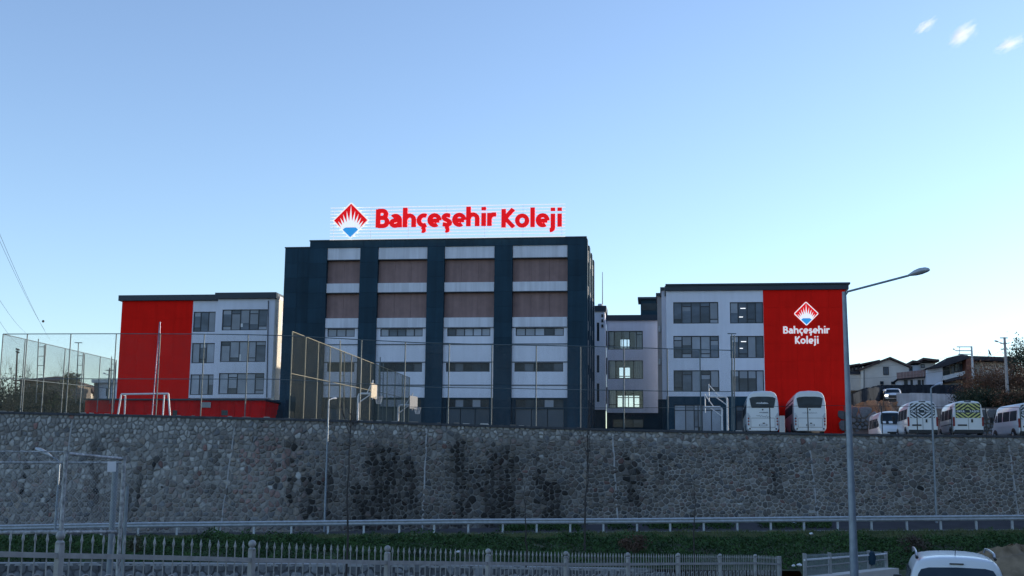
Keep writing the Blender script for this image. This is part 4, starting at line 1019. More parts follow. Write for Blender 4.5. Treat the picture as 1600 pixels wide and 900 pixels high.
def minibus(px, ytop, D, label, chev=None, front=False, rz=HEAD, plate=True):
    r = place('minibus', px, ytop, D, 2.5, label, 'minibus', 'white minibuses parked behind the wall', rz)
    B = van_body(); B.mesh().build('body', m_vwhite, r, smooth=True, bevel=.035, local=True)
    for sd_ in (-1, 1):
        for y0, y1 in ((.35, 1.65), (1.75, 3.05), (3.15, 4.1)): B.patch(sd_, y0, y1, 1.30, 1.98).build('side_window', m_vglass, r, local=True, smooth=True)
        B.patch(sd_, 4.2, 4.75, 1.32, 1.80).build('cab_window', m_vglass, r, local=True, smooth=True)
        B.patch(sd_, .3, 4.3, .93, .99, off=.02).build('rub_strip', m_vwhite if chev != 'y' else m_line, r, local=True)
        for y in (1.05, 4.65):
            a = MB(); pts = [(y + .45 * math.cos(t), .34 + .47 * math.sin(t)) for t in np.linspace(0, math.pi, 12)]
            a.prism(pts, V((sd_ * (1.0 - .02), 0, 0)), Yv, Zv, Xv * sd_, 0, .028).build('wheel_arch', m_vblack, r, local=True)
            wheel(r, sd_ * 1.035, y)
        MB().box(O0, Xv, Yv, Zv, (sd_ * 1.22 - .1, sd_ * 1.22 + .1), (4.62, 4.72), (1.32, 1.72)).tube((sd_ * .97, 4.66, 1.45), (sd_ * 1.2, 4.66, 1.5), .03).build('mirror', m_vblack, r, local=True, bevel=.02)
        MB().box(O0, Xv, Yv, Zv, (sd_ * .93 - .06, sd_ * .93 + .06), (-.035, .12), (.80, 1.42)).build('tail_lamp', m_lampred, r, local=True, bevel=.02)
        MB().box(O0, Xv, Yv, Zv, (sd_ * .68 - .17, sd_ * .68 + .17), (5.56, 5.68), (.78, .98)).build('headlamp', m_chw, r, local=True, bevel=.03)
    MB().box(O0, Xv, Yv, Zv, (-.93, .93), (-.10, .12), (.30, .56)).build('rear_bumper', m_vblack, r, local=True, bevel=.03)
    MB().box(O0, Xv, Yv, Zv, (-.86, .86), (5.55, 5.78), (.32, .62)).build('front_bumper', m_vblack, r, local=True, bevel=.03)
    MB().box(O0, Xv, Yv, Zv, (-.008, .008), (-.02, .02), (.58, 2.36)).build('door_gap', m_vblack, r, local=True)
    MB().box(O0, Xv, Yv, Zv, (.18, .30), (-.035, .0), (1.05, 1.27)).build('door_handle', m_vblack, r, local=True, bevel=.01)
    MB().box(O0, Xv, Yv, Zv, (-.70, -.10), (-.03, .0), (.82, .92)).build('plate_recess', m_vblack, r, local=True)
    MB().box(O0, Xv, Yv, Zv, (-.22, .22), (.00, .16), (2.40, 2.50)).build('brake_lamp', m_vblack, r, local=True, bevel=.01)
    # windscreen
    w = MB(); rw = ((.70, 4.64, 2.33), (.80, 4.80, 2.12), (.86, 5.02, 1.84), (.87, 5.22, 1.50))
    for x, y, z in rw: w.v += [(-x, y + .035, z + .03), (-x * .5, y + .05, z + .035), (x * .5, y + .05, z + .035), (x, y + .035, z + .03)]
    for j in range(3):
        for i in range(3): w.f.append((j * 4 + i, j * 4 + i + 1, j * 4 + i + 5, j * 4 + i + 4))
    w.build('windscreen', m_vglass, r, local=True, smooth=True)
    MB().box(O0, Xv, Yv, Zv, (-.5, .5), (5.60, 5.74), (.72, .95)).build('grille', m_vblack, r, local=True, bevel=.02)
    if front:
        for a, b in ((-.72, -.50), (-.3, -.02)): MB().quad(V((-a, 5.285, 1.57)), V((-b, 5.285, 1.57)), V((-b, 5.19, 1.74)), V((-a, 5.19, 1.74))).build('paper_card', m_chw, r, local=True)
    if chev:
        zc = 1.80; lo, hi = 1.36, 2.34; xw = .80; m_ = m_yel if chev == 'y' else m_chw
        MB().box(O0, Xv, Yv, Zv, (-xw, xw), (-.022, -.004), (lo, hi)).build('chevron_panel', m_chk, r, local=True)
        mb = MB(); ty = -.024; P_ = .235
        for up_ in (1, -1):
            for k in range(0, 9):
                for sx_ in (1, -1):
                    rc = [(0, 0), (xw, 0), (xw, (hi - zc - .10) if up_ > 0 else (zc - .10 - lo)), (0, (hi - zc - .10) if up_ > 0 else (zc - .10 - lo))]
                    c = clip(rc, .72, 1, k * P_ + .125); c = clip(c, -.72, -1, -(k * P_ + .01)) if c else c
                    if len(c) >= 3: mb.prism([(sx_ * x, z) for x, z in c], V((0, ty, zc + up_ * .10)), Xv, Zv * up_, -Yv, 0, .003)
        mb.build('chevron_stripes', m_, r, local=True)
        lettering('OKUL', V((-.73, -.026, zc - .062)), Xv, Zv, -Yv, .56, .125, .22, 0, .004, m_chw, r, local=True, one=True)
        lettering('TAŞITI', V((.10, -.026, zc - .062)), Xv, Zv, -Yv, .62, .125, .22, 0, .004, m_chw, r, local=True, one=True)
    return r
minibus(1440.5, 626.5, 81.7, 'white minibus with black and white chevrons on its rear doors, behind the wall', chev='w')
minibus(1511.5, 626.5, 81.7, 'white minibus with yellow and black chevrons on its rear doors', chev='y')
minibus(1613, 629, 82, 'white minibus cut by the right edge of the photo, seen from its left side', chev='w', rz=math.radians(-3))
o = minibus(1376.5, 647.5, 94, 'white minibus facing the camera, half hidden by the wall left of the chevron vans', front=True, rz=math.radians(172))
def coach(px, ytop, D, label, script=True):
    r = place('coach', px, ytop, D, 3.48, label, 'coach', 'white coaches parked behind the wall')
    pr = [(0, .32), (1.10, .32), (1.22, .50), (1.25, 1.2), (1.25, 1.9), (1.21, 2.6), (1.12, 3.05), (.98, 3.30), (.70, 3.43), (0, 3.48)]
    def sc(kx, kz): return [(x * kx, .32 + (z - .32) * kz) for x, z in pr]
    B = Body([(0, sc(.965, .965)), (.10, sc(.985, .985)), (.35, sc(1, 1)), (6, sc(1, 1)), (11.2, sc(1, 1)), (11.8, sc(.96, .96)), (12.1, sc(.86, .80))]); B.mesh().build('body', m_vwhite, r, smooth=True, bevel=.06, local=True)
    for sd_ in (-1, 1):
        for k in range(6): B.patch(sd_, 1.2 + k * 1.65, 2.78 + k * 1.65, 1.75, 2.85).build('side_window', m_vglass, r, local=True, smooth=True)
        for y in (3.0, 9.3):
            pts = [(y + .62 * math.cos(t), .32 + .68 * math.sin(t)) for t in np.linspace(0, math.pi, 12)]
            MB().prism(pts, V((sd_ * 1.235, 0, 0)), Yv, Zv, Xv * sd_, 0, .028).build('wheel_arch', m_vblack, r, local=True); wheel(r, sd_ * 1.27, y, .5, .3)
        # curved lamp cluster
        q = [(sd_ * 1.17, .72), (sd_ * 1.19, 1.75), (sd_ * 1.10, 1.72), (sd_ * .93, 1.42), (sd_ * 1.0, 1.30), (sd_ * 1.06, 1.0), (sd_ * 1.0, .72)]
        l = MB().prism(q, V((0, -.004, 0)), Xv, Zv, -Yv, 0, .022).build('lamp_cluster', m_galv, r, local=True)
        for z in (.85, 1.08, 1.30): MB().lathe(V((sd_ * 1.10, -.025, z)), [(0, .02), (.06, .015), (.075, -.01)], 12, -Yv).build('tail_lamp', m_lampred, l, local=True)
        MB().lathe(V((sd_ * 1.0, -.012, .50)), [(0, .02), (.06, .02), (.07, 0)], 10, -Yv).build('fog_lamp', m_vblack, r, local=True)
    zt, zb_ = 3.0, 2.12
    w = [(-1.0, 2.86), (-.80, zt - .04), (-.4, zt), (.4, zt), (.80, zt - .04), (1.0, 2.86), (.90, 2.3), (.84, zb_), (-.84, zb_), (-.90, 2.3)]
    MB().prism(w, V((0, -.004, 0)), Xv, Zv, -Yv, 0, .02).build('rear_window', m_dark, r, local=True)
    for z, a, b in ((1.33, -.88, .88), (.62, -.95, .95)): MB().box(O0, Xv, Yv, Zv, (a, b), (-.012, .01), (z - .012, z + .012)).build('panel_gap', m_vblack, r, local=True)
    for x in (-.92, .92): MB().box(O0, Xv, Yv, Zv, (x - .01, x + .01), (-.012, .01), (.63, 1.32)).build('panel_gap', m_vblack, r, local=True)
    MB().box(O0, Xv, Yv, Zv, (-.30, .32), (-.03, .01), (.72, .86)).box(O0, Xv, Yv, Zv, (-.02, .14), (-.04, .01), (.90, .97)).build('plate_recess', m_vblack, r, local=True, bevel=.01)
    MB().box(O0, Xv, Yv, Zv, (-.26, .28), (-.036, -.03), (.74, .84)).build('number_plate', m_chw, r, local=True)
    MB().lathe(V((0, -.012, 1.98)), [(0, .02), (.05, .02), (.06, 0)], 10, -Yv).build('camera_eye', m_vblack, r, local=True)
    def scribble(x0, x1, z, h, m_, n=9, w_=.03, y=-.028, sl=.0):
        pts = []
        for i in range(n * 6 + 1):
            t = i / (n * 6); pts.append((x0 + (x1 - x0) * t + .015 * math.sin(t * n * 12), z + sl * t + h * (.5 + .5 * math.sin(t * n * 6.283)) * (.55 + .45 * math.sin(i * .31) ** 2)))
        rb = ribbon(pts, w_); mb = MB()
        for (l0, r0), (l1, r1) in zip(rb, rb[1:]): mb.quad(V((r0[0], y, r0[1])), V((r1[0], y, r1[1])), V((l1[0], y, l1[1])), V((l0[0], y, l0[1])))
        mb.build('script_lettering', m_, r, local=True)
    if script:
        scribble(-.50, .42, 2.44, .12, m_chw, 9, .035)
        scribble(-.28, .42, 1.72, .09, m_line, 8, .028, -.006); scribble(-.5, .6, 1.48, .13, m_line, 6, .022, -.006, -.12)
    else: scribble(-.60, .55, 1.68, .13, mat('pale_script', (.36, .38, .42), .5, .1, 3), 10, .03, -.006)
    return r
coach(1191, 610.0, 94, 'white coach with script lettering on its dark rear window, left of the two')
coach(1264.5, 610.0, 94, 'white coach with a plain dark rear window, right of the two', script=False)
p = at(1223, 674, 90); MB().abox(p.x - .18, p.x + .18, p.y, p.y + .3, p.z - .6, at(1223, 649.5, 90).z).build('cabinet', m_cream, None, bevel=.02); tag(C.objects[-1] if False else bpy.data.objects['cabinet'], 'narrow pale box post standing between the two white coaches', 'cabinet')
# car with lit headlamps on the upper road
p = at(1396.5, 628.3, 127) + V((1.2, 4.2, 0)); suv = thing('parked_car', p, 'dark windowed pale car with lit headlamps on the road above the ochre bank', 'car', None, math.radians(163.5))
def car_body(L, W_, H, hood, tail):
    w = W_ / 2
    def pr(zt, kx, belt=.95): return [(0, .22), (w * .9 * kx, .22), (w * kx, .40), (w * kx, .70), (w * .98 * kx, min(belt, zt * .8)), (w * .88 * kx, zt * .88 if zt > 1.2 else zt * .93), (w * .72 * kx, zt * .97), (0, zt)]
    return Body([(0, pr(tail, .90)), (.15, pr(tail * 1.1 if tail < 1.2 else tail, .97)), (.9, pr(H, 1)), (L * .5, pr(H, 1)), (L * .60, pr(H * .97, 1)), (L * .76, pr(hood * 1.04, .99)), (L * .93, pr(hood * .93, .95)), (L, pr(hood * .72, .86))])
B = car_body(4.4, 1.84, 1.62, 1.02, 1.45); B.mesh().build('body', m_vwhite, suv, smooth=True, bevel=.04, local=True)
MB().prism([(-.72, 0), (.72, 0), (.60, .55), (-.60, .55)], V((0, 3.36, 1.04)), Xv, V((0, -.72, .69)), V((0, .69, .72)), 0, .03).build('windscreen', m_dark, suv, local=True)
for s_ in (-1, 1):
    MB().box(O0, Xv, Yv, Zv, (s_ * .66 - .17, s_ * .66 + .17), (4.18, 4.40), (.60, .80)).build('headlight', m_lampw, suv, local=True, bevel=.03)
    for y in (.85, 3.55): wheel(suv, s_ * .93, y, .33, .2)
    B.patch(s_, 1.0, 2.9, 1.0, 1.42).build('side_window', m_dark, suv, local=True)
MB().box(O0, Xv, Yv, Zv, (-.46, .46), (4.26, 4.43), (.42, .74)).build('grille', m_vblack, suv, local=True, bevel=.02)
MB().box(O0, Xv, Yv, Zv, (-.8, .8), (4.1, 4.42), (.22, .38)).build('bumper', m_vblack, suv, local=True, bevel=.02)

# foreground van, roof and rear window in frame
p = at(1494, 868.5, 23.2); p.z -= 1.86
fv = thing('parked_van', p, 'white passenger van with roof rails, only its roof and rear window in frame', 'van', None, math.radians(-16.5))
pr = [(0, .25), (.80, .25), (.90, .45), (.915, .80), (.90, 1.05), (.855, 1.35), (.80, 1.60), (.73, 1.735), (.60, 1.80), (.30, 1.835), (0, 1.84)]
def sc(kx, kz, dz=0): return [(x * kx, .25 + (z - .25) * kz) for x, z in pr]
def scb(kx, zcap, dome=.5):   # lower the top only
    return [(x * (kx if z < 1.0 else kx * (1 - .12 * (z - 1.0) * dome)), z if z < .9 else .9 + (z - .9) * (zcap - .9) / .94) for x, z in pr]
B = Body([(-.02, sc(.95, .955)), (.05, sc(.985, .985)), (.16, sc(1, 1)), (.6, sc(1, 1.008)), (1.4, sc(1, 1.012)), (2.4, sc(1, 1.0)), (2.75, sc(.99, .975)), (3.25, scb(.98, 1.38)), (3.55, scb(.97, 1.10)), (4.1, scb(.93, .98)), (4.35, [(x * .85, min(z, .85)) for x, z in pr][:4] + [(x * .85, .80 + .01 * i) for i, (x, z) in enumerate(pr[4:])])])
B.mesh().build('body', m_vwhite, fv, smooth=True, sub=1, local=True)
m_cg = mat('van_rear_glass', (.045, .07, .10), .06, .2, 1.5, coat=.5)
w = [(-.74, 1.28), (-.70, 1.50), (-.64, 1.60), (-.50, 1.635), (0, 1.648), (.50, 1.635), (.64, 1.60), (.70, 1.50), (.74, 1.28), (.76, 1.02), (-.76, 1.02)]
MB().prism(w, V((0, -.004, 0)), Xv, Zv, -Yv, -.02, .028).build('rear_window', m_cg, fv, local=True, bevel=.006)
MB().box(O0, Xv, Yv, Zv, (-.125, .125), (-.03, .04), (1.70, 1.722)).build('brake_lamp', m_vblack, fv, local=True, bevel=.004)
for s_ in (-1, 1):
    pts = [V((s_ * .70, .22, 1.80)), V((s_ * .70, .34, 1.875)), V((s_ * .70, .7, 1.90)), V((s_ * .70, 1.5, 1.905)), V((s_ * .70, 2.3, 1.88)), V((s_ * .70, 2.55, 1.80))]
    MB().path(pts, [.02, .026, .02, .02, .02, .02], 8).build('roof_rail', m_chrome, fv, smooth=True, local=True)
    MB().path([V((s_ * .70, .16, 1.80)), V((s_ * .70, .26, 1.815)), V((s_ * .70, .40, 1.845))], .03, 8).build('rail_foot', m_vblack, fv, smooth=True, local=True)
    for y0, y1 in ((.30, 1.10), (1.2, 1.95), (2.05, 2.85)): B.patch(s_, y0, y1, 1.10, 1.56, off=.008).build('side_window', m_dark, fv, local=True, smooth=True)
    MB().box(O0, Xv, Yv, Zv, (s_ * .86 - .06, s_ * .86 + .05), (-.03, .12), (.62, 1.25)).build('tail_lamp', m_lampred, fv, local=True, bevel=.02)
    for y in (.75, 3.5): wheel(fv, s_ * .92, y, .32, .2)
    MB().box(O0, Xv, Yv, Zv, (s_ * 1.02 - .09, s_ * 1.02 + .09), (2.85, 2.97), (1.08, 1.28)).build('mirror', m_vblack, fv, local=True, bevel=.03)
MB().box(O0, Xv, Yv, Zv, (-.85, .85), (-.12, .1), (.28, .55)).build('rear_bumper', m_vwhite, fv, local=True, bevel=.04)
MB().box(O0, Xv, Yv, Zv, (-.26, .26), (-.06, .0), (.70, .82)).build('number_plate', m_chw, fv, local=True, bevel=.005)
MB().tube((0, .35, 1.84), (0, .15, 1.98), .006).build('aerial', m_vblack, fv, local=True)
p0, p1 = at(1457, 866.5, 30), at(1487.5, 871, 30)
ub = MB().abox(p0.x, p1.x, 30, 30.5, gz(p0.x, 30) - .2, p0.z).build('utility_box', m_galv, None, bevel=.02); tag(ub, 'pale grey flat topped box just behind the white van roof', 'utility box')

# ================================================================ RAILINGS IN THE FOREGROUND
XI, AI, MI = 1831., 8332., 4.8
yn = ([-1, 0, 1, 2, 3, 4, 5, 6, 7, 8, 8.77], [812, 830, 843.5, 852, 857, 861, 863, 864, 865, 865.7, 868])
def FD(n): return 2.19 * (n + MI)
def FPX(n): return XI - AI / (n + MI)
def ftop(n): p = at(FPX(n), interp(*yn, n), FD(n)); return p
rail_f = thing('picket_fence', ftop(4) - V((0, 0, 1.2)), 'long silver grey spear topped railing with ball posts across the foreground', 'fence')
fdir = (ftop(8) - ftop(0)); fdir.z = 0; fdir.normalize(); fno = V((fdir.y, -fdir.x, 0))
m_rp = mat('railing_paint', (.29, .29, .285), .5, .16, 9, rnd=.10)
m_rpd = mat('railing_paint_dark', (.20, .23, .25), .5, .14, 9)
hp = 1.25
def post_mesh(n_):
    t = ftop(n_); b = t - V((0, 0, hp + .15)); o = rail_f
    mb = MB().box(V((t.x, t.y, 0)), fdir, fno, Zv, (-.029, .029), (-.029, .029), (b.z, t.z - .10)); po = mb.build('post', m_rp, o, bevel=.004)
    MB().lathe(V((t.x, t.y, t.z - .105)), [(.0, 0), (.036, .0), (.038, .012), (.030, .022), (.022, .03)], 14).build('collar', m_rp, po, smooth=True)
    MB().lathe(V((t.x, t.y, t.z - .040)), [(.0, -.040)] + [(.040 * math.sin(a), -.040 * math.cos(a)) for a in np.linspace(.3, math.pi - .05, 9)] + [(0, .040)], 14).build('ball', m_rp, po, smooth=True)
for n_ in (-.98, 0, 1, 2, 3, 4, 5, 6, 7, 8): post_mesh(n_)
t = ftop(8.77); MB().box(V((t.x, t.y, 0)), fdir, fno, Zv, (-.05, .05), (-.05, .05), (t.z - hp - .3, t.z - .02)).build('end_post', m_rp, rail_f, bevel=.006)
def railz(n): return ftop(n).z - .205
for dz, hh, nm in ((0, .022, 'rail'), (-.58, .018, 'rail')):
    mb = MB(); k = len(mb.v); ns = np.linspace(-.98, 8.77, 40)
    for n_ in ns:
        p = ftop(n_); p.z = railz(n_) + dz
        for a, b in ((-.016, -hh), (.016, -hh), (.016, hh), (-.016, hh)): q = p - fno * (.0 if dz else -.05) * 0 + fno * (a + .0); mb.v.append((q.x, q.y, q.z + b))
    for i in range(len(ns) - 1):
        for q in range(4): w_ = (q + 1) % 4; a = i * 4; mb.f.append((a + q, a + w_, a + 4 + w_, a + 4 + q))
    mb.build(nm, m_rp, rail_f)
pk = MB().tube((0, 0, -1.05), (0, 0, -.095), .0068, n=6).lathe(V((0, 0, -.098)), [(.0068, 0), (.008, .01), (.0135, .03), (.0135, .038), (.007, .07), (.0, .1)], 8)
pk0 = None; ring0 = None
N = int(9.75 * 20)
for i in range(N):
    n_ = -.98 + .0245 + i / 20
    if n_ > 8.75 or min(abs(n_ - q) for q in range(-1, 9)) < .018: continue
    p = ftop(n_); p.z = p.z - .012
    if pk0 is None: pk0 = pk.build('picket', m_rp, rail_f, local=True); c = pk0
    else: c = share(pk0, 'picket', rail_f, (0, 0, 0))
    c.location = p - rail_f.location; c.rotation_euler = (random.uniform(-.012, .012), random.uniform(-.012, .012), 0)
for i in range(93):
    n_ = -.93 + i * .105
    if n_ > 8.7: break
    p = ftop(n_); p.z -= .415 + .0
    if ring0 is None:
        a = math.atan2(fdir.y, fdir.x)
        ring0 = MB().path([V((math.cos(a) * math.cos(t) * .052, math.sin(a) * math.cos(t) * .052, math.sin(t) * .052)) for t in np.linspace(0, 2 * math.pi, 15)[:-1]], .008, 5, closed=True).build('ring', m_rp, rail_f, local=True); c = ring0
    else: c = share(ring0, 'ring', rail_f, (0, 0, 0))
    c.location = p - rail_f.location
# second piece of railing beyond the gap
T2 = ([1257, 1297, 1358, 1385], [865, 863.5, 860, 862]); D2 = ([1257, 1385], [33, 41]); B2 = ([1257, 1385], [902, 887]); R2 = ([1257, 1385], [875, 865.5]); M2 = ([1257, 1385], [886, 874])
def l2(tab, px): return at(px, interp(*tab, px), interp(*D2, px))
r2 = thing('picket_fence', l2(B2, 1320), 'short silver railing on a pale kerb at right, behind the street lamp pole', 'fence')
for px in (1258, 1297, 1331, 1358, 1385):
    a, b = l2(B2, px) - V((0, 0, .1)), l2(T2, px); b = V((a.x, a.y, b.z)); MB().abox(a.x - .045, a.x + .045, a.y - .045, a.y + .045, a.z, b.z).build('post', m_rp, r2, bevel=.005)
for tab, r_ in ((R2, .028), (M2, .02)): MB().path([l2(tab, p) for p in np.linspace(1257, 1386, 6)], r_, 6).build('rail', m_wpaint if tab is R2 else m_rp, r2, smooth=True)
pk2 = MB().tube((0, 0, 0), (0, 0, .62), .008, n=5).lathe(V((0, 0, .62)), [(.008, 0), (.013, .03), (0, .08)], 6); k0 = None
for i in range(74):
    px = 1260 + i * 1.7; p = l2(B2, px); top = l2(T2, px)
    if k0 is None: k0 = pk2.build('picket', m_rpd, r2, local=True); c = k0
    else: c = share(k0, 'picket', r2, (0, 0, 0))
    c.location = p - r2.location; c.scale = (1, 1, (top.z - p.z - .01) / .70)
kb = MB(); a, b = l2(B2, 1262), l2(B2, 1390)
d = (b - a).normalized(); s_ = V((d.y, -d.x, 0)).normalized()
kb.quad(a + s_ * .3, b + s_ * .3, b - s_ * .2, a - s_ * .2); kb.quad(a + s_ * .3 - Zv * .35, b + s_ * .3 - Zv * .35, b + s_ * .3, a + s_ * .3); kb.quad(b + s_ * .3 - Zv * .35, b - s_ * .2 - Zv * .35, b - s_ * .2, b + s_ * .3)
kb.build('kerb', m_cream, r2)
pb = l2(M2, 1360); MB().lathe(pb + V((0, -.1, 0)), [(0, -.15), (.12, -.1), (.16, .1), (.10, .28), (0, .33)], 8).build('refuse_bag', m_navyw, None, smooth=True); tag(bpy.data.objects['refuse_bag'], 'small dark blue bag hanging on the short railing', 'bag')

# ================================================================ MESH CAGE AT THE LEFT
cg = thing('mesh_cage', at(100, 900, 22), 'galvanised mesh gate frame with a white plaque at the left foreground', 'gate')
def cp(px, py, D): return at(px, py, D)
def vpost(pxb, pyb, pxt, pyt, D, r, m_, nm='post'):
    a, b = cp(pxb, pyb, D), cp(pxt, pyt, D); a.x = b.x; a.z -= 1.3; MB().tube(a, b, r, n=10).build(nm, m_, cg, smooth=True)
m_rust = mat('worn_galvanised', (.33, .335, .34), .55, .55, 14, metal=.1)
vpost(96, 850, 103.8, 704, 20, .034, m_rust); vpost(184, 850, 194.5, 713, 21, .034, m_rust); vpost(190, 850, 199, 760, 20.9, .03, m_rpd)
vpost(172, 850, 181, 722, 22.5, .055, m_rpd)
for a, b, r_ in ((cp(107, 709, 20), cp(192.5, 717, 21), .027), (cp(103, 831.5, 20), cp(182, 831, 21), .027), (cp(-60, 722.5, 22), cp(190, 723, 22.4), .02), (cp(-60, 705, 24), cp(100, 706, 24), .014), (cp(-60, 833, 20), cp(95, 831, 20), .03)):
    MB().tube(a, b, r_, n=8).build('rail', m_rust, cg, smooth=True)
A, B_ = cp(98, 830, 20), cp(184, 830, 21); A2, B2_ = cp(103.5, 710, 20), cp(193, 718, 21)
wm = chain(A, B_, A2, B2_, r=.0007, sp=.06); A, B_ = cp(-60, 832, 20), cp(96, 831, 20); A2, B2_ = cp(-60, 706, 20), cp(103, 706, 20)
c = chain(A, B_, A2, B2_, r=.0007, sp=.06); k = len(wm.v); wm.v += c.v; wm.f += [tuple(i + k for i in f) for f in c.f]
wm.build('wire_mesh', m_galv, cg, kind='stuff')
q = [cp(168, 721, 20.7), cp(181, 721, 20.8), cp(180.5, 737, 20.8), cp(167.5, 737, 20.7)]
k = MB(); k.quad(*q); k.quad(*[p + V((0, .02, 0)) for p in q][::-1])
for i in range(4): j = (i + 1) % 4; k.quad(q[i], q[j], q[j] + V((0, .02, 0)), q[i] + V((0, .02, 0)))
k.build('plaque', m_wpaint, cg)

# ================================================================ STREET LAMPS
def lamp_head(mb, c, d, L, w, h):
    """cobra head: flattened lofted shell along d"""
    d = d.normalized(); s = d.cross(Zv).normalized(); u = s.cross(d).normalized(); k = len(mb.v); R = 10; prf = [(0, .25), (.12, .45), (.35, .85), (.6, 1), (.85, .8), (.97, .45), (1, .15)]
    for t, q in prf:
        for i in range(R): a = 2 * math.pi * i / R; z = math.sin(a); mb.v.append(tuple(c + d * (L * t) + s * (math.cos(a) * w / 2 * q) + u * (z * h / 2 * q * (1.25 if z > 0 else .7))))
    for j in range(len(prf) - 1):
        for i in range(R): w_ = (i + 1) % R; mb.f.append((k + j * R + i, k + j * R + w_, k + (j + 1) * R + w_, k + (j + 1) * R + i))
    mb.f.append(tuple(k + i for i in range(R))[::-1]); mb.f.append(tuple(k + (len(prf) - 1) * R + i for i in range(R)))
D_ = 31.0; T = at(1319, 456, D_); Bs = at(1334.5, 905, D_); Bs.x = T.x + .03; Bs.z = gz(Bs.x, 31) - 1.7
big_l = thing('street_lamp', Bs, 'tall grey street lamp in the right foreground with long raised arm', 'street lamp', 'street lamps')
m_lp = mat('lamp_pole_grey', (.22, .26, .31), .45, .15, 5, metal=.4)
MB().tube(Bs, V((T.x, T.y, T.z)), .125, .055, n=12).build('pole', m_lp, big_l, smooth=True)
H0 = at(1420, 430.5, D_ - 1.2); MB().path([T - V((0, 0, .12)), T + V((.08, -.05, .0)), H0], .03, 8).build('arm', m_lp, big_l, smooth=True)
mb = MB(); E_ = at(1452.5, 421, D_ - 1.6); lamp_head(mb, H0 - (E_ - H0) * .05, E_ - H0, (E_ - H0).length * 1.05, .26, .17); mb.build('lamp_head', m_galv, big_l, smooth=True)
def small_lamp(pxb, pyb, pxt, pyt, D, head, label, r=.06, m_=None, hl=.55, drop=0):
    b = at(pxb, pyb, D); b.z -= drop; t_ = at(pxt, pyt, D); b.x = t_.x; o = thing('street_lamp', b, label, 'street lamp', 'street lamps'); m_ = m_ or m_lp
    MB().tube(b, t_, r, r * .6, n=8).build('pole', m_, o, smooth=True)
    hd = V(head); e = t_ + hd * .45; MB().path([t_, t_ + V((0, 0, .06)) + hd * .15, e + V((0, 0, .08))], r * .5, 6).build('arm', m_, o, smooth=True)
    mb = MB(); lamp_head(mb, e + V((0, 0, .08)), hd, hl, .24, .14 if hl < .9 else .24); mb.build('lamp_head', m_galv, o, smooth=True)
small_lamp(507, 828, 513.5, 626, 65.2, (.25, .9, .1), 'slim grey street lamp before the stone wall near the court fence corner', .065, drop=.1)
small_lamp(1463.5, 818, 1454.5, 607, 65.2, (.75, .6, .25), 'grey street lamp before the stone wall, overlapping the chevron minibus', .075, hl=.7, drop=.1)
small_lamp(84, 836, 93, 722, 60, (-.90, .1, .40), 'shorter street lamp with pale curved head left of the mesh gate', .07, hl=1.0)
small_lamp(1379.5, 690, 1380, 614, 98, (.3, .6, .2), 'thin dark lamp post beside the ochre bank, left of the lit car', .04, m_vblack, drop=0)
# utility poles and cables
def pole(px, yt, yb, D, label, r0, arms, lamp=None, m_=m_conc, drop=1):
    b = at(px, yb, D); t_ = at(px, yt, D); b.x = t_.x; b.z -= drop; o = thing('utility_pole', b, label, 'utility pole')
    MB().tube(b, t_, r0 * 1.25, r0 * .75, n=8).build('pole', m_, o, smooth=True)
    for x0, x1, y in arms: MB().tube(at(x0, y, D), at(x1, y, D), .05, n=6).build('crossarm', m_, o)
    if lamp:
        a, b2 = at(*lamp[0], D), at(*lamp[1], D); MB().tube(a, a.lerp(b2, .4), .04, n=6).build('arm', m_galv, o); mb = MB(); lamp_head(mb, a.lerp(b2, .4), b2 - a, (b2 - a).length * .6, .3, .16); mb.build('lamp_head', m_galv, o, smooth=True)
    return o
pole(1569.5, 527, 633, 112, 'concrete utility pole with a lamp, in front of the russet shrubs', .15, [(1562.5, 1574.5, 528), (1563, 1574, 536.5), (1563.5, 1574.5, 545.5)], ((1567, 536.5), (1553.5, 532.5)))
o = pole(1518, 541, 612, 125, 'grey utility pole with a frame of arms beside the brick pillar', .13, [(1495, 1518, 542), (1494, 1518, 548), (1497, 1518, 553.5)], ((1494, 548), (1489, 545)), m_galv)
MB().tube(at(1499.5, 542, 125), at(1499.5, 555, 125), .035, n=5).build('frame_upright', m_galv, o)
pole(171.5, 575, 642, 130, 'dark utility pole with crossarms left of the left red wall', .12, [(165, 178, 578.5)], ((170, 586), (161, 583)), m_post)
def cable(a, b, sag, name='power_cable', label='', r=.012, grp='power cables'):
    a = V(a); b = V(b); pts = [a.lerp(b, t) - V((0, 0, sag * 4 * t * (1 - t))) for t in np.linspace(0, 1, 17)]
    o = MB().path(pts, r, 4).build(name, m_vblack, None); tag(o, label, 'cable', grp); return o
LBL = ['left cable of the pair carrying the marker ball', 'right cable of the pair running past the marker ball', 'upper cable of the lower pair at the far left sky', 'lowest overhead cable at the far left sky']
for ci, (xa, ya, xb, yb) in enumerate(((-60, 240, 70, 516), (-40, 270, 78, 531), (-60, 368, 40, 520), (-60, 395, 28, 538))):
    cable(at(xa, ya, 55), at(xb, yb, 150), .5, label=LBL[ci], r=.011)
mk = at(67.5, 502, 130); o = MB().lathe(mk, [(0, -.14)] + [(.14 * math.sin(a), -.14 * math.cos(a)) for a in np.linspace(.3, 2.8, 7)] + [(0, .14)], 12).build('marker_ball', m_vblack, None, smooth=True); tag(o, 'small dark ball marker on the overhead cable at the left', 'marker ball')
cable(at(1569, 545, 112), at(1498, 553.5, 125), .6, label='cable sagging between the two poles above the russet shrubs', grp=None)
cable(at(1569, 546, 112), at(1680, 566, 112), .5, label='cable running right from the concrete pole', grp=None)
cable(at(1497, 554, 125), at(1326, 571, 150), .5, label='upper cable crossing in front of the gabled house', grp=None)
cable(at(1500, 575, 124), at(1330, 591, 140), .3, label='lower cable crossing in front of the gabled house', grp=None)

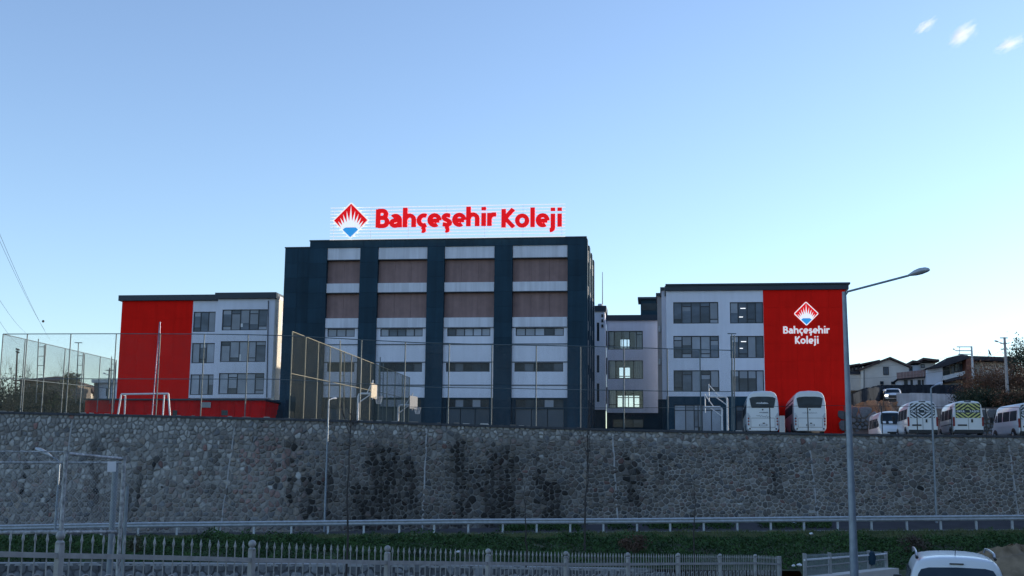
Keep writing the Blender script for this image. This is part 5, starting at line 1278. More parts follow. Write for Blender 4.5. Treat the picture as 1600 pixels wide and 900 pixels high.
# ================================================================ HOUSES ON THE HILL
def fbox(fc, root, name, m, r, d0, d1, **k): mb = MB(); fc.box(mb, *r, d0, d1); return mb.build(name, m, root, **k)
def fpoly(fc, root, name, m, pts, d0, d1, **k):
    """pts in photograph pixels on the facade plane, given real thickness"""
    q = [fc.uz(*p) for p in pts]; return MB().prism(q, fc.o, fc.u, Zv, fc.n, d0, d1).build(name, m, root, **k)
def hwindow(fc, root, x0, x1, y0, y1, g=m_dark, nv=2, d=.0):
    r = fc.rect(x0, x1, y0, y1); mb = MB(); u0, u1, z0, z1 = r; t = .07
    for q in ((u0, u1, z0, z0 + t), (u0, u1, z1 - t, z1), (u0, u0 + t, z0 + t, z1 - t), (u1 - t, u1, z0 + t, z1 - t)): fc.box(mb, *q, d, d + .06)
    for i in range(1, nv): u = u0 + (u1 - u0) * i / nv; fc.box(mb, u - .03, u + .03, z0 + t, z1 - t, d, d + .05)
    w = mb.build('window', m_frame, root); k = MB(); fc.box(k, u0 + .02, u1 - .02, z0 + .02, z1 - .02, d, d + .02); k.build('pane', g, w); return w
GZ = 12.0
h1 = Fac(1385, 600, 142, yaw=math.radians(3))
H = thing('gable_house', h1.P(h1.u_(1385), GZ), 'cream gabled house with brown roof edges and one upper window, right of the red wall', 'house')
body = [(1349.5, 607), (1349.5, 577), (1389, 561.5), (1420, 574.5), (1420, 607)]
fpoly(h1, H, 'wall', m_cream, body, -10, 0)
def slab(fc, root, a, b, th, d0, d1, m, name='roof'):
    (u0, z0), (u1, z1) = fc.uz(*a), fc.uz(*b); return MB().prism([(u0, z0), (u1, z1), (u1, z1 + th), (u0, z0 + th)], fc.o, fc.u, Zv, fc.n, d0, d1).build(name, m, root)
slab(h1, H, (1347, 577.5), (1389.2, 560.8), .22, -10.3, .5, m_tile); slab(h1, H, (1389.3, 560.8), (1422.5, 575), .22, -10.3, .5, m_tile)
slab(h1, H, (1327, 571.5), (1349, 568), .2, -9, -1.6, m_tile); slab(h1, H, (1349.2, 568), (1385, 560.5), .2, -9.5, -3, m_tile)
h1b = Fac(1385, 600, 142, yaw=math.radians(3), off=-1.8)
fpoly(h1b, H, 'side_wall', m_cream, [(1326.5, 610), (1326.5, 584), (1350, 584), (1350, 610)], -6, 0)
fpoly(h1b, H, 'balcony_parapet', m_dslab, [(1327, 585), (1327, 580.5), (1348.5, 580.5), (1348.5, 585)], 0, .2)
for x in (1328, 1334.5, 1341, 1346.5): fpoly(h1b, H, 'balcony_post', m_dslab, [(x, 581), (x, 571), (x + 1.1, 571), (x + 1.1, 581)], -.3, 0)
fpoly(h1b, H, 'upper_wall', m_cream, [(1326.5, 584), (1326.5, 574), (1350, 572), (1350, 584)], -6, -2.2)
for x0, x1 in ((1329.5, 1334), (1335.5, 1340.5), (1342, 1346)):
    q = Fac(1385, 600, 142, yaw=math.radians(3), off=-4.0); hwindow(q, H, x0, x1, 573.5, 580, m_blind, 1, .02)
hwindow(h1, H, 1380, 1388.5, 573, 586, m_glass, 2); hwindow(h1, H, 1375, 1380.5, 595.8, 600.8, m_dark, 1); hwindow(h1, H, 1392.3, 1398, 596.3, 600.8, m_dark, 1); hwindow(h1, H, 1401, 1405.2, 582.2, 588, m_dark, 1)
fpoly(h1, H, 'drain_pipe', m_frame, [(1349.3, 607), (1349.3, 578), (1350.2, 578), (1350.2, 607)], .01, .12)
# terraces with pinkish screen
h2 = Fac(1425, 600, 138, yaw=math.radians(12))
H = thing('terraced_house', h2.P(h2.u_(1425), GZ), 'low house with pinkish boarded terrace screen and small dormer roofs behind', 'house')
fpoly(h2, H, 'wall', m_white2, [(1404, 606), (1404, 590), (1450, 588), (1450, 606)], -8, -.4)
fpoly(h2, H, 'terrace_deck', m_dslab, [(1401, 593.6), (1401, 592), (1448, 588), (1448, 589.6)], -5, .05)
n_ = 9
for i in range(n_):
    xa, xb = 1401 + 47 * i / n_, 1401 + 47 * (i + 1) / n_; f_ = lambda x, a, b: a + (b - a) * (x - 1401) / 47
    fpoly(h2, H, 'screen_panel', m_rail, [(xa + .15, f_(xa, 592, 588)), (xa + .15, f_(xa, 582.5, 577.5)), (xb - .15, f_(xb, 582.5, 577.5)), (xb - .15, f_(xb, 592, 588))], .06, .14)
for x0, x1 in ((1413, 1419), (1423, 1427), (1434.5, 1439.5), (1441, 1444)): hwindow(h2, H, x0, x1, 593, 602, m_dark, 1, -.4)
h2b = Fac(1425, 600, 144, yaw=math.radians(8))
fpoly(h2b, H, 'upper_wall', m_white2, [(1421, 590), (1421, 570.5), (1438, 570.5), (1438, 590)], -5, 0)
fpoly(h2b, H, 'upper_wall', m_cream, [(1437.5, 585), (1437.5, 567), (1462, 567), (1462, 585)], -5, -.3)
for a, b in (((1418.5, 572.3), (1424.5, 566.8)), ((1424.6, 566.8), (1438, 568.3)), ((1435.5, 568), (1441, 562.7)), ((1441.1, 562.7), (1466, 565.8))): slab(h2b, H, a, b, .25, -6, .7, m_tile)
hwindow(h2b, H, 1420.5, 1425.8, 572.5, 579.5, m_dark, 1); hwindow(h2b, H, 1439.5, 1445.5, 569, 574.3, m_blind, 1, -.28)
# modern villa
h3 = Fac(1480, 600, 136, yaw=math.radians(10))
H = thing('modern_villa', h3.P(h3.u_(1480), GZ), 'villa with dark slanting roof, white balcony and red brick pillar beside the utility pole', 'house')
fpoly(h3, H, 'wall', m_bluehouse, [(1449, 607), (1449, 574.5), (1473, 572), (1473, 607)], -9, 0)
fpoly(h3, H, 'recess_wall', m_cream, [(1473, 607), (1473, 571), (1507.6, 562), (1507.6, 607)], -9, -1.5)
fpoly(h3, H, 'roof', m_dslab, [(1446, 576), (1474, 566.6), (1477, 560.5), (1498, 555.3), (1510, 556), (1508, 562), (1473.5, 573.5), (1448, 577.2)], -9.5, .9)
h3c = Fac(1480, 600, 136, yaw=math.radians(10), off=-1.48)
for x0, x1, y0, y1, g, n_ in ((1472.7, 1484, 574, 587, m_dark, 2), (1485.5, 1491, 571, 583.5, m_blind, 2), (1491.5, 1506, 568, 581, m_glass, 3)): hwindow(h3c, H, x0, x1, y0, y1, g, n_, .0)
fpoly(h3, H, 'balcony', m_sill, [(1472, 592), (1474, 587.5), (1507, 580), (1507, 586), (1476, 594), (1472, 594)], -1.4, .35)
fpoly(h3, H, 'balcony_shade', m_dslab, [(1476, 597.5), (1476, 594.3), (1507.5, 587), (1507.5, 591)], -1.4, .3)
fpoly(h3, H, 'lower_window', m_blind, [(1489, 602), (1489, 598), (1506.5, 596), (1506.5, 602)], -1.6, -1.4)
fpoly(h3, H, 'brick_pillar', m_brick, [(1507.7, 612), (1507.7, 561.5), (1520, 561.5), (1520, 612)], -3, .8)
fpoly(h3, H, 'roof', m_dslab, [(1510.3, 562.5), (1510.3, 556), (1588, 558.5), (1588, 564.5)], -9, .2)
fpoly(h3, H, 'wing_wall', m_cream, [(1520.1, 612), (1520.1, 564), (1587, 565.5), (1587, 612)], -8, -1.2)
hwindow(Fac(1480, 600, 136, yaw=math.radians(10), off=-1.2), H, 1575, 1584, 566, 576, m_glass, 2, .01)
dish = thing('satellite_dish', h3.P(h3.u_(1548, 560), h3.z_(557, 1548)), 'small satellite dish on the villa roof edge', 'satellite dish')
b = h3.P(h3.u_(1548.5, 560), h3.z_(557, 1548), -1); t_ = h3.P(h3.u_(1548.5, 560), h3.z_(550, 1548), -1)
MB().tube(b, t_, .04, n=6).build('mast', m_galv, dish); MB().lathe(t_, [(0, 0), (.25, .04), (.42, .13), (.42, .15), (.2, .07), (0, .03)], 12, V((.9, -.3, .35))).build('reflector', m_line, dish, smooth=True)
# dark boarded wall, white wall and ochre bank below the houses
def long_wall(name, label, pts_top, pts_bot, Ds, m, nseg, part, th=.25, jit=0.0, gap=.01):
    """pts: (px list, py list); Ds: (px list, D list)"""
    x0, x1 = pts_top[0][0], pts_top[0][-1]; o = thing(name, at(x0, interp(*pts_bot, x0), interp(*Ds, x0)), label, 'wall')
    for i in range(nseg):
        a, b = x0 + (x1 - x0) * i / nseg, x0 + (x1 - x0) * (i + 1) / nseg; P = []
        for x in (a, b):
            D = interp(*Ds, x); bt = at(x, interp(*pts_bot, x), D); tp = at(x, interp(*pts_top, x), D); tp.x = bt.x; tp.z += random.uniform(-jit, jit); bt.z -= .8; P.append((bt, tp))
        (b0, t0), (b1, t1) = P; d = (b1 - b0); d.z = 0; d.normalize(); n = V((d.y, -d.x, 0)); e = d * gap / 2; k = MB(); k0 = []
        if nseg > 3: tz = (t0.z + t1.z) / 2; t0.z = tz; t1.z = tz
        for q in (b0 + e, b1 - e, t1 - e, t0 + e): k.v.append(tuple(q))
        for q in (b0 + e, b1 - e, t1 - e, t0 + e): k.v.append(tuple(q - n * th))
        k.f = [(0, 1, 2, 3), (7, 6, 5, 4), (0, 4, 5, 1), (1, 5, 6, 2), (2, 6, 7, 3), (3, 7, 4, 0)]; k.build(part, m, o)
    return o
long_wall('boarded_wall', 'dark board fence climbing beside the gabled house towards the lit car', ([1334, 1350, 1383], [616, 608.5, 601.5]), ([1334, 1383], [634, 622]), ([1334, 1383], [113, 131]), m_slatw, 26, 'board', jit=.06)
long_wall('boarded_wall', 'long dark boarded wall above the white wall, below the houses', ([1383.3, 1440, 1506], [601.5, 601, 601.5]), ([1383.3, 1506], [615, 615]), ([1383.3, 1506], [131, 131]), m_slatw, 30, 'board', jit=.03)
long_wall('white_wall', 'low lime white wall under the dark boards and above the minibuses', ([1402, 1420, 1440, 1506], [615, 614, 614, 616.5]), ([1402, 1506], [629, 632]), ([1402, 1506], [124, 124]), m_white2, 5, 'wall_section')
long_wall('concrete_wall', 'pale concrete wall section right of the yellow chevron minibus', ([1530, 1562], [638, 640]), ([1530, 1562], [652, 654]), ([1530, 1562], [104, 103]), m_cream, 3, 'wall_section')
# rubble stone banks behind the minibuses
def rubble(name, label, x0, x1, tab_t, tab_b, D, m_tone, n_):
    o = thing(name, at((x0 + x1) / 2, tab_b[1][0], D), label, 'stone bank'); xa, xb = (x0 - 800) / F * D, (x1 - 800) / F * D; Hh = (interp(*tab_b, x0) - interp(*tab_t, x0)) / F * D
    cl, _ = cells_for(xa, xb, Hh + .4, .44, .34)
    def PP(x, y, d): px = 800 + x / D * F; b = at(px, interp(*tab_b, px), D); return V((x, D + .35 * y - d, b.z - .2 + y * (.93)))
    for p, poly, i, j in cl:
        sh = stone_shape(poly, .04)
        if sh is None: continue
        mb = MB(); cc_ = []; add_stone(mb, cc_, sh[0], sh[1], PP, V(m_tone) * random.uniform(.6, 1.35), lambda a, b: 0, .12); mb.build('stone', m_stone, o, smooth=True, cols=cc_)
    mb = MB(); mb.quad(PP(xa, -.3, 0), PP(xb, -.3, 0), PP(xb, Hh + .3, 0), PP(xa, Hh + .3, 0)); mb.build('backing', m_earth, o)
rubble('stone_bank', 'bank of rough grey stones between the red wall and the forward facing minibus', 1330, 1368, ([1330, 1368], [648, 647]), ([1330, 1368], [674, 674]), 104, (.12, .125, .13), 1)
rubble('stone_bank', 'bank of rough grey stones right of the yellow chevron minibus', 1527, 1566, ([1527, 1566], [652, 653]), ([1527, 1566], [676, 677]), 101, (.14, .14, .14), 1)
# ochre cut bank
mb = MB(); nx, ny = 26, 10
for j in range(ny + 1):
    for i in range(nx + 1):
        px = 1330 + 72 * i / nx; t = j / ny; D = 104.5 + 4.5 * t; top = interp([1330, 1345, 1360, 1402], [634, 628, 625.5, 628], px); py = 660 + (top - 660) * t
        p = at(px, py, D); p += V((0, random.uniform(-.12, .12) + .2 * math.sin(i * .9 + j * .6), random.uniform(-.1, .1))); mb.v.append(tuple(p))
for j in range(ny):
    for i in range(nx): k = j * (nx + 1) + i; mb.f.append((k, k + 1, k + nx + 2, k + nx + 1))
mb.build('ochre_bank', m_orange, None, smooth=True, kind='structure')

# ================================================================ LEFT BACKGROUND HOUSES
g1 = Fac(70, 600, 150, yaw=math.radians(2))
H = thing('hip_roof_house', g1.P(g1.u_(70), 8), 'dark low house with a wide hip roof behind the trees at far left', 'house')
m_brownw = mat('brown_house_wall', (.16, .14, .12), .9, .15, 1)
fpoly(g1, H, 'wall', m_brownw, [(31, 650), (31, 595), (104, 595), (104, 650)], -8, 0)
a, b, c_, d_ = g1.P(*g1.uz(26.5, 595), 1.0), g1.P(*g1.uz(108.5, 595.5), 1.0), g1.P(*g1.uz(76, 584), -4), g1.P(*g1.uz(66, 584), -4)
a2, b2 = a - g1.n * 10, b - g1.n * 10; mb = MB(); mb.quad(a, b, c_, d_); mb.quad(b, b2, c_); mb.quad(a, d_, a2); mb.quad(a2, d_, c_, b2); mb.quad(a, a - Zv * .15, b - Zv * .15, b); mb.quad(b, b - Zv * .15, b2 - Zv * .15, b2); mb.build('roof', m_tile, H)
for x in (44, 56.5, 69, 92): hwindow(g1, H, x, x + 4.5, 598.5, 607, m_glass if x < 60 else m_dark, 1)
g2 = Fac(130, 610, 165, yaw=math.radians(-6))
H = thing('lit_gable_house', g2.P(g2.u_(135), 8), 'small house with one sunlit cream gable behind the left end of the red annex', 'house')
fpoly(g2, H, 'wall', m_brownw, [(117, 640), (117, 603), (139, 603), (139, 640)], -7, 0)
fpoly(g2, H, 'roof', m_tile, [(116, 605), (118, 600), (139, 600.5), (148, 614), (146, 615.5), (137, 605)], -7.2, .3)
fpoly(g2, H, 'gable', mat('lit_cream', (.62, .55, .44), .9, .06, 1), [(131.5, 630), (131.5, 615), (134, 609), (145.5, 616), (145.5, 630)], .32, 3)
g3 = Fac(162, 610, 150, yaw=math.radians(4))
H = thing('flat_roof_house', g3.P(g3.u_(165), 8), 'pale flat roofed house squeezed between the lit gable and the left red wall', 'house')
fpoly(g3, H, 'wall', m_bluehouse, [(150, 640), (150, 598), (186, 598), (186, 640)], -8, 0)
fpoly(g3, H, 'roof', m_galv, [(146.5, 598.5), (146.5, 593.5), (187, 593.5), (187, 598.5)], -8.5, .7)
hwindow(g3, H, 166, 170, 606, 619, m_dark, 1); fpoly(g3, H, 'side_wall', m_brownw, [(149, 640), (149, 599), (154.5, 599), (154.5, 640)], .01, .4)
fl_ = thing('flood_light_mast', at(22, 640, 120), 'rusty pole with two floodlights among the bare trees at far left', 'flood light')
a, b = at(22.5, 645, 120), at(27, 549, 120); MB().tube(a, b, .12, .08, n=8).build('pole', mat('rust_pole', (.13, .08, .06), .8, .2, 4), fl_, smooth=True)
for y in (546, 550): p = at(27.5, y, 120); MB().box(p, V((.9, -.1, -.35)).normalized(), Yv, V((.35, 0, .9)).normalized(), (-.17, .17), (-.15, .15), (-.08, .08)).tube(p, b, .03, n=5).build('floodlight', m_vblack, fl_, bevel=.02)

# ================================================================ TREES AND SHRUBS
def leafcards(n, centre, size, s0, s1, rs, shape='ell', clumps=0, flat=0.0):
    """n small leaf quads in an ellipsoid made of clumps; returns verts, faces"""
    c = np.array(centre); sz = np.array(size)
    if clumps:
        cc = rs.normal(size=(clumps, 3)); cc /= np.linalg.norm(cc, axis=1)[:, None]; cc *= (rs.random(clumps) ** .45)[:, None] * .82
        idx = rs.integers(0, clumps, n); p = cc[idx] + rs.normal(size=(n, 3)) * (.13 + .10 * rs.random(clumps))[idx][:, None]
    else: p = rs.normal(size=(n, 3)); p /= np.linalg.norm(p, axis=1)[:, None]; p *= (rs.random(n) ** .4)[:, None]
    p = c + p * sz; a = rs.normal(size=(n, 3)); a /= np.linalg.norm(a, axis=1)[:, None]; b = rs.normal(size=(n, 3)); b -= (a * b).sum(1)[:, None] * a; b /= np.linalg.norm(b, axis=1)[:, None]
    s = (s0 + (s1 - s0) * rs.random(n))[:, None]
    q = np.stack([p - a * s, p - b * s * .45, p + a * s, p + b * s * .45], 1).reshape(-1, 3); return q
def quads_obj(name, q, m, parent=None, kind=None):
    if parent is not None: q = q - np.array(parent.location)
    n = len(q) // 4; me = bpy.data.meshes.new(name); me.vertices.add(len(q)); me.vertices.foreach_set('co', q.astype(np.float32).ravel())
    me.loops.add(n * 4); me.loops.foreach_set('vertex_index', np.arange(n * 4, dtype=np.int32)); me.polygons.add(n); me.polygons.foreach_set('loop_start', np.arange(0, n * 4, 4, dtype=np.int32)); me.polygons.foreach_set('loop_total', np.full(n, 4, dtype=np.int32))
    me.materials.append(m); me.update(); me.validate(); o = bpy.data.objects.new(name, me); C.objects.link(o); o.parent = parent
    if kind: o['kind'] = kind
    return o
def branches(mb, p, d, L, r, depth, rnd, up=.15, spread=.6, nb=3, tips=None, kink=.12):
    pts = [p]; rr = [r]; q = p; dd = d
    for i in range(4):
        dd = (dd + V((rnd.gauss(0, kink), rnd.gauss(0, kink), rnd.gauss(0, kink) + up * .25))).normalized(); q = q + dd * L / 4; pts.append(q); rr.append(r * (1 - .16 * (i + 1)))
    mb.path(pts, rr, 6 if depth > 2 else (4 if depth > 0 else 3))
    if tips is not None and depth <= 1: tips.append(q)
    if depth == 0: return
    for i in range(nb + (1 if depth > 2 else 0)):
        t = rnd.uniform(.35, 1.0); k = min(3, int(t * 4)); b = pts[k].lerp(pts[k + 1], t * 4 - k)
        nd = (dd + V((rnd.gauss(0, spread), rnd.gauss(0, spread), rnd.gauss(0, spread * .5) + up))).normalized()
        branches(mb, b, nd, L * rnd.uniform(.55, .78), rr[k] * .58, depth - 1, rnd, up, spread, nb, tips, kink)
def bare_tree(base, h, label, seed, depth=5, r=.14, name='bare_tree', group=None, m=None, up=.2, spread=.5, nb=3, frac=.38, cat='tree', d0=None):
    rnd = random.Random(seed); o = thing(name, base, label, cat, group); mb = MB(); tips = []
    branches(mb, V(base) - V((0, 0, .3)), (d0 or V((rnd.gauss(0, .03), 0, 1))).normalized(), h * frac, r, depth, rnd, up, spread, nb, tips); mb.build('trunk', m or m_bark, o, smooth=True)
    return o, tips
def leafy(base, h, w, label, seed, leaf, n=4000, cl=26, s=(.08, .16), name='shrub', cat='shrub', group=None, lo=.52, squash=.5, bare=True, depth=4, dy=None):
    o, tips = bare_tree(base, h * 1.05, label, seed, depth=depth, r=.03 + h * .018, name=name, group=group, cat=cat, up=.25, frac=.42)
    rs = np.random.default_rng(seed); q = leafcards(n, (base[0], base[1], base[2] + h * lo), (w / 2, dy or w / 2.4, h * squash), s[0], s[1], rs, clumps=cl); quads_obj('crown', q, leaf, o); return o
GB = 'bare trees at far left'
for px, D, h, sd_ in ((11, 145, 7.5, 3), (47, 160, 8.5, 5), (84, 165, 9.0, 8), (101, 158, 7.0, 12)):
    b = at(px, 640, D); bare_tree(b, h * 1.25, {11: 'bare winter tree at the very left edge behind the fence corner', 47: 'bare winter tree left of the hip roof peak', 84: 'widest bare tree, rising right of the hip roof peak', 101: 'smaller bare tree above the right eave of the hip roofed house'}[px], sd_, depth=5, r=.13, group=GB, spread=.42, up=.3, nb=3, frac=.33)
GS = 'dark shrubs behind the left fence'
for i, (px, D, h, w, sd_, lf) in enumerate(((-14, 118, 5.0, 5, 31, m_leafd), (6, 120, 6.2, 4.5, 32, m_leafd), (38, 118, 4.6, 4.2, 33, m_leafd), (58, 119, 4.6, 4.2, 34, m_leaf), (76, 117, 4.6, 4.2, 35, m_leafd), (97, 117, 4.0, 4.0, 36, m_leaf), (121, 116, 3.2, 4, 37, m_leafd), (20, 112, 3.2, 5, 38, m_leafd), (68, 110, 2.6, 6, 39, m_leafd), (108, 110, 2.4, 5, 40, m_leafd))):
    b = at(px, 640, D); b.z = 7.2; leafy(b, h, w, 'dark evergreen shrub behind the far left fence, ' + ['cut by the left photo edge', 'tallest of them, just inside the left edge', 'below the hip roof left eave', 'left of the hip roof peak', 'below the hip roof peak', 'before the right corner of the house', 'beside the left end of the red annex', 'low one under the tallest shrub', 'low broad one before the hip roofed house', 'low one next to the pale leaved tree'][i], sd_, lf, n=3600, cl=24, s=(.07, .15), group=GS, name='evergreen_shrub')
# sunlit leafy sapling by the far fence
b = at(108.5, 640, 112); o = leafy(b + V((0, 0, .4)), 3.3, 1.7, 'small tree with pale sunlit leaves right of the hip roofed house', 61, mat('pale_leaf', (.30, .27, .16), .8, .3, 2), n=900, cl=16, s=(.09, .2), name='young_tree', cat='tree', lo=.62, squash=.36)
# russet shrubs and trees on the right
GR = 'russet winter shrubs below the villa'
for i, (px, py, D, h, w, sd_, lf) in enumerate(((1530, 640, 118, 5.6, 5.2, 71, m_russet), (1548, 640, 117, 6.6, 5.0, 72, m_russet), (1566, 640, 119, 6.0, 5.5, 73, m_russet), (1586, 640, 117, 6.2, 5.5, 74, m_russet), (1604, 640, 118, 6.0, 5.5, 75, m_russet), (1622, 640, 118, 5.0, 5.5, 78, m_russet), (1516, 640, 116, 3.2, 4.5, 76, m_leafd), (1535, 642, 112, 2.9, 5.0, 77, m_leafd), (1556, 642, 112, 3.1, 5.0, 79, m_leafd), (1580, 642, 111, 3.0, 5.0, 80, m_russet), (1602, 642, 111, 3.2, 5.0, 81, m_leafd))):
    b = at(px, py, D); b.z -= .6; leafy(b, h * .86, w, ['russet shrub nearest the brick pillar, leftmost of the slope', 'tallest russet shrub, left of the concrete utility pole', 'russet shrub directly behind the concrete utility pole', 'russet shrub just right of the concrete utility pole', 'russet shrub above the rightmost minibus', 'russet shrub cut by the right photo edge', 'dark undergrowth shrub under the brick pillar', 'dark undergrowth shrub above the pale concrete wall', 'dark undergrowth shrub at the foot of the utility pole', 'low russet shrub between utility pole and rightmost minibus', 'dark undergrowth shrub above the rightmost minibus roof'][i], sd_, lf, n=4200, cl=30, s=(.05, .12), group=GR if lf is m_russet else 'dark undergrowth below the russet shrubs', name='russet_shrub' if lf is m_russet else 'dark_shrub', squash=.52)
b = at(1596, 640, 128); leafy(b, 7.6, 4.2, 'dark evergreen tree at the right edge above the villa roof', 90, m_leafd, n=6000, cl=34, s=(.07, .16), name='evergreen_tree', cat='tree')
# pale rocks showing in the shrubs, and thin stems on the ochre bank
for i, (px, py) in enumerate(((1547, 573), )):
    pass
for i, (px, D, h) in enumerate(((1372, 106, 3.6), (1387, 105, 3.2), (1343, 106, 3.4), (1404, 106, 3.0))):
    b = at(px, 656, D); bare_tree(b, h, 'thin bare bush ' + ['in the middle of the ochre bank', 'under the lit car on the ochre bank', 'at the left end of the ochre bank', 'at the right end of the ochre bank'][i], 100 + i, depth=4, r=.035, name='bare_bush', cat='bush', group='bare bushes before the ochre bank', up=.3, spread=.5)
# street saplings in front of the guardrail
def sapling(px, pyb, pxt, pyt, D, label, seed, r=.05, br=7, b0=.45, spr=.55):
    b = at(px, pyb, D); t_ = at(pxt, pyt, D); rnd = random.Random(seed); o = thing('sapling', b, label, 'sapling', 'young street trees'); mb = MB(); n = 10
    pts = [b - V((0, 0, .4))] + [b.lerp(t_, i / n) + V((rnd.gauss(0, .03), rnd.gauss(0, .03), 0)) for i in range(1, n + 1)]; mb.path(pts, [r * (1 - .075 * i) for i in range(n + 1)], 7)
    for k in range(br):
        t = b0 + (1 - b0) * k / br; i = int(t * n); p = pts[i].lerp(pts[min(i + 1, n)], t * n - i); a = rnd.uniform(0, 6.28)
        branches(mb, p, V((math.cos(a) * spr, math.sin(a) * spr, 1)).normalized(), (t_ - b).length * .30 * (1.15 - t * .6), r * .38, 2, rnd, up=.35, spread=.28, nb=2, kink=.06)
    mb.build('trunk', m_bark, o, smooth=True); return o
sapling(541, 884, 549, 640, 46, 'dark bare sapling left of centre, in front of the stone wall', 201, .046, 5, .8, .9)
o = sapling(912.5, 870, 922, 640, 50, 'bare sapling with fan of thin branches near the middle of the wall', 202, .044, 9, .45, .35)
sapling(822, 870, 820, 752, 47, 'thin bare sapling between two taller ones in front of the guardrail', 203, .03, 4, .6, .5)
sapling(1085, 872, 1084, 745, 46, 'thin bare sapling left of the coaches in front of the guardrail', 204, .03, 4, .6, .4)
b = at(549, 655, 45.6); rs = np.random.default_rng(4); nest = MB()
for k in range(60):
    a = V(rs.normal(size=3) * .13) + b; nest.tube(a, a + V(rs.normal(size=3) * .12), .006, n=3, cap=False)
tag(nest.build('twig_cluster', m_bark, None), 'dark tangle of twigs at the top of the left bare sapling', 'twigs')

# ================================================================ HEDGE, GRASS AND LITTER ON THE BANK
rs = np.random.default_rng(11)
def bank_point(px, t):
    """t 0 at the low wall, 1 at the guardrail"""
    a = line(LW, DL, px); b = line(RF, DR - .25, px); return a.lerp(b, t) + V((0, 0, .22 * min(t / .55, (1 - t) / .45, 1)))
qs = []; core = MB()
def hedge_top(px):   # how high and deep the hedge stands
    return .62 + .16 * math.sin(px * .021) + .12 * math.sin(px * .057 + 1) + .10 * math.sin(px * .13 + 2)
n = 90000; px_ = rs.uniform(-90, 1700, n); tt = rs.uniform(.02, .60, n); hh = rs.random(n) ** .6; keep = []
tabx = np.arange(-100, 1721, 10.0); A_ = np.array([list(line(LW, DL, p)) for p in tabx]); B_ = np.array([list(line(RF, DR - .25, p)) for p in tabx]); HT = np.array([hedge_top(p) for p in tabx])
def I(arr): return np.stack([np.interp(px_, tabx, arr[:, k]) for k in range(3)], 1)
base = I(A_) + (I(B_) - I(A_)) * tt[:, None]; base[:, 2] += .22 * np.minimum(tt / .55, 1)
hfun = np.interp(px_, tabx, HT) * np.sin(np.clip((tt - .0) / .60, 0, 1) * math.pi) ** .5
lump = .72 + .28 * np.sin(base[:, 0] * 2.1 + np.sin(base[:, 1] * 1.7) * 2) * np.cos(base[:, 1] * 1.3 + base[:, 0] * .6) + .18 * np.sin(base[:, 0] * 5.3 + base[:, 1] * 4.1)
gapm = (np.sin(px_ * .031 + tt * 9) > -.93)
base[:, 2] += hfun * lump * hh; P_ = base[gapm]; n = len(P_)
a = rs.normal(size=(n, 3)); a /= np.linalg.norm(a, axis=1)[:, None]; b = rs.normal(size=(n, 3)); b -= (a * b).sum(1)[:, None] * a; b /= np.linalg.norm(b, axis=1)[:, None]
s = rs.uniform(.035, .085, n)[:, None]; q = np.stack([P_ - a * s, P_ - b * s * .5, P_ + a * s, P_ + b * s * .5], 1).reshape(-1, 3)
o = quads_obj('hedge', q, m_leaf, None, 'stuff'); o['label'] = 'dark green ivy like hedge filling the bank'; o['category'] = 'hedge'
# grass blades on the upper bank
n = 60000; px_ = rs.uniform(-90, 1700, n); tt = rs.uniform(.50, .985, n); base = I(A_) + (I(B_) - I(A_)) * tt[:, None]; base[:, 2] += .22 * np.minimum(1, (1 - tt) / .45)
clump = .6 + .5 * np.sin(base[:, 0] * 3.1 + base[:, 1]) * np.sin(base[:, 1] * 2.7 - base[:, 0])
hgt = (rs.uniform(.05, .16, n) * (clump + .3))[:, None]; ang = rs.uniform(0, 6.28, n); wv = np.stack([np.cos(ang), np.sin(ang), np.zeros(n)], 1) * .012; ln = np.stack([rs.normal(0, .4, n), rs.normal(0, .4, n), np.ones(n)], 1) * hgt
q = np.stack([base - wv, base + wv, base + ln + wv * .3, base + ln - wv * .3], 1).reshape(-1, 3); o = quads_obj('grass', q, m_blade, None, 'stuff'); o['label'] = 'short olive grass on the bank top beside the guardrail'; o['category'] = 'grass'
# weeds at the wall foot behind the guardrail
n = 9000; px_ = rs.uniform(770, 1300, n); d = DR + .6 + rs.random(n) * 2.6; R2a = np.array([list(line(RF, DR, p)) for p in tabx]); W2 = np.array([list(line(WF, DF, p)) for p in tabx]); t = ((d - DR) / (DF - DR))[:, None]
base = I(R2a) * (1 - t) + I(W2) * t; base = base[(np.sin(base[:, 0] * .9) + np.sin(base[:, 0] * 2.3 + 1) + rs.normal(0, .4, n)) > -.3]; n = len(base); base[:, 2] += rs.random(n) ** 1.5 * .28
a = rs.normal(size=(n, 3)) * .05; b = rs.normal(size=(n, 3)) * .03; q = np.stack([base - a, base - b, base + a, base + b], 1).reshape(-1, 3); o = quads_obj('weeds', q, m_leaf, None, 'stuff'); o['label'] = 'dark weeds along the roadside behind the guardrail'; o['category'] = 'weeds'
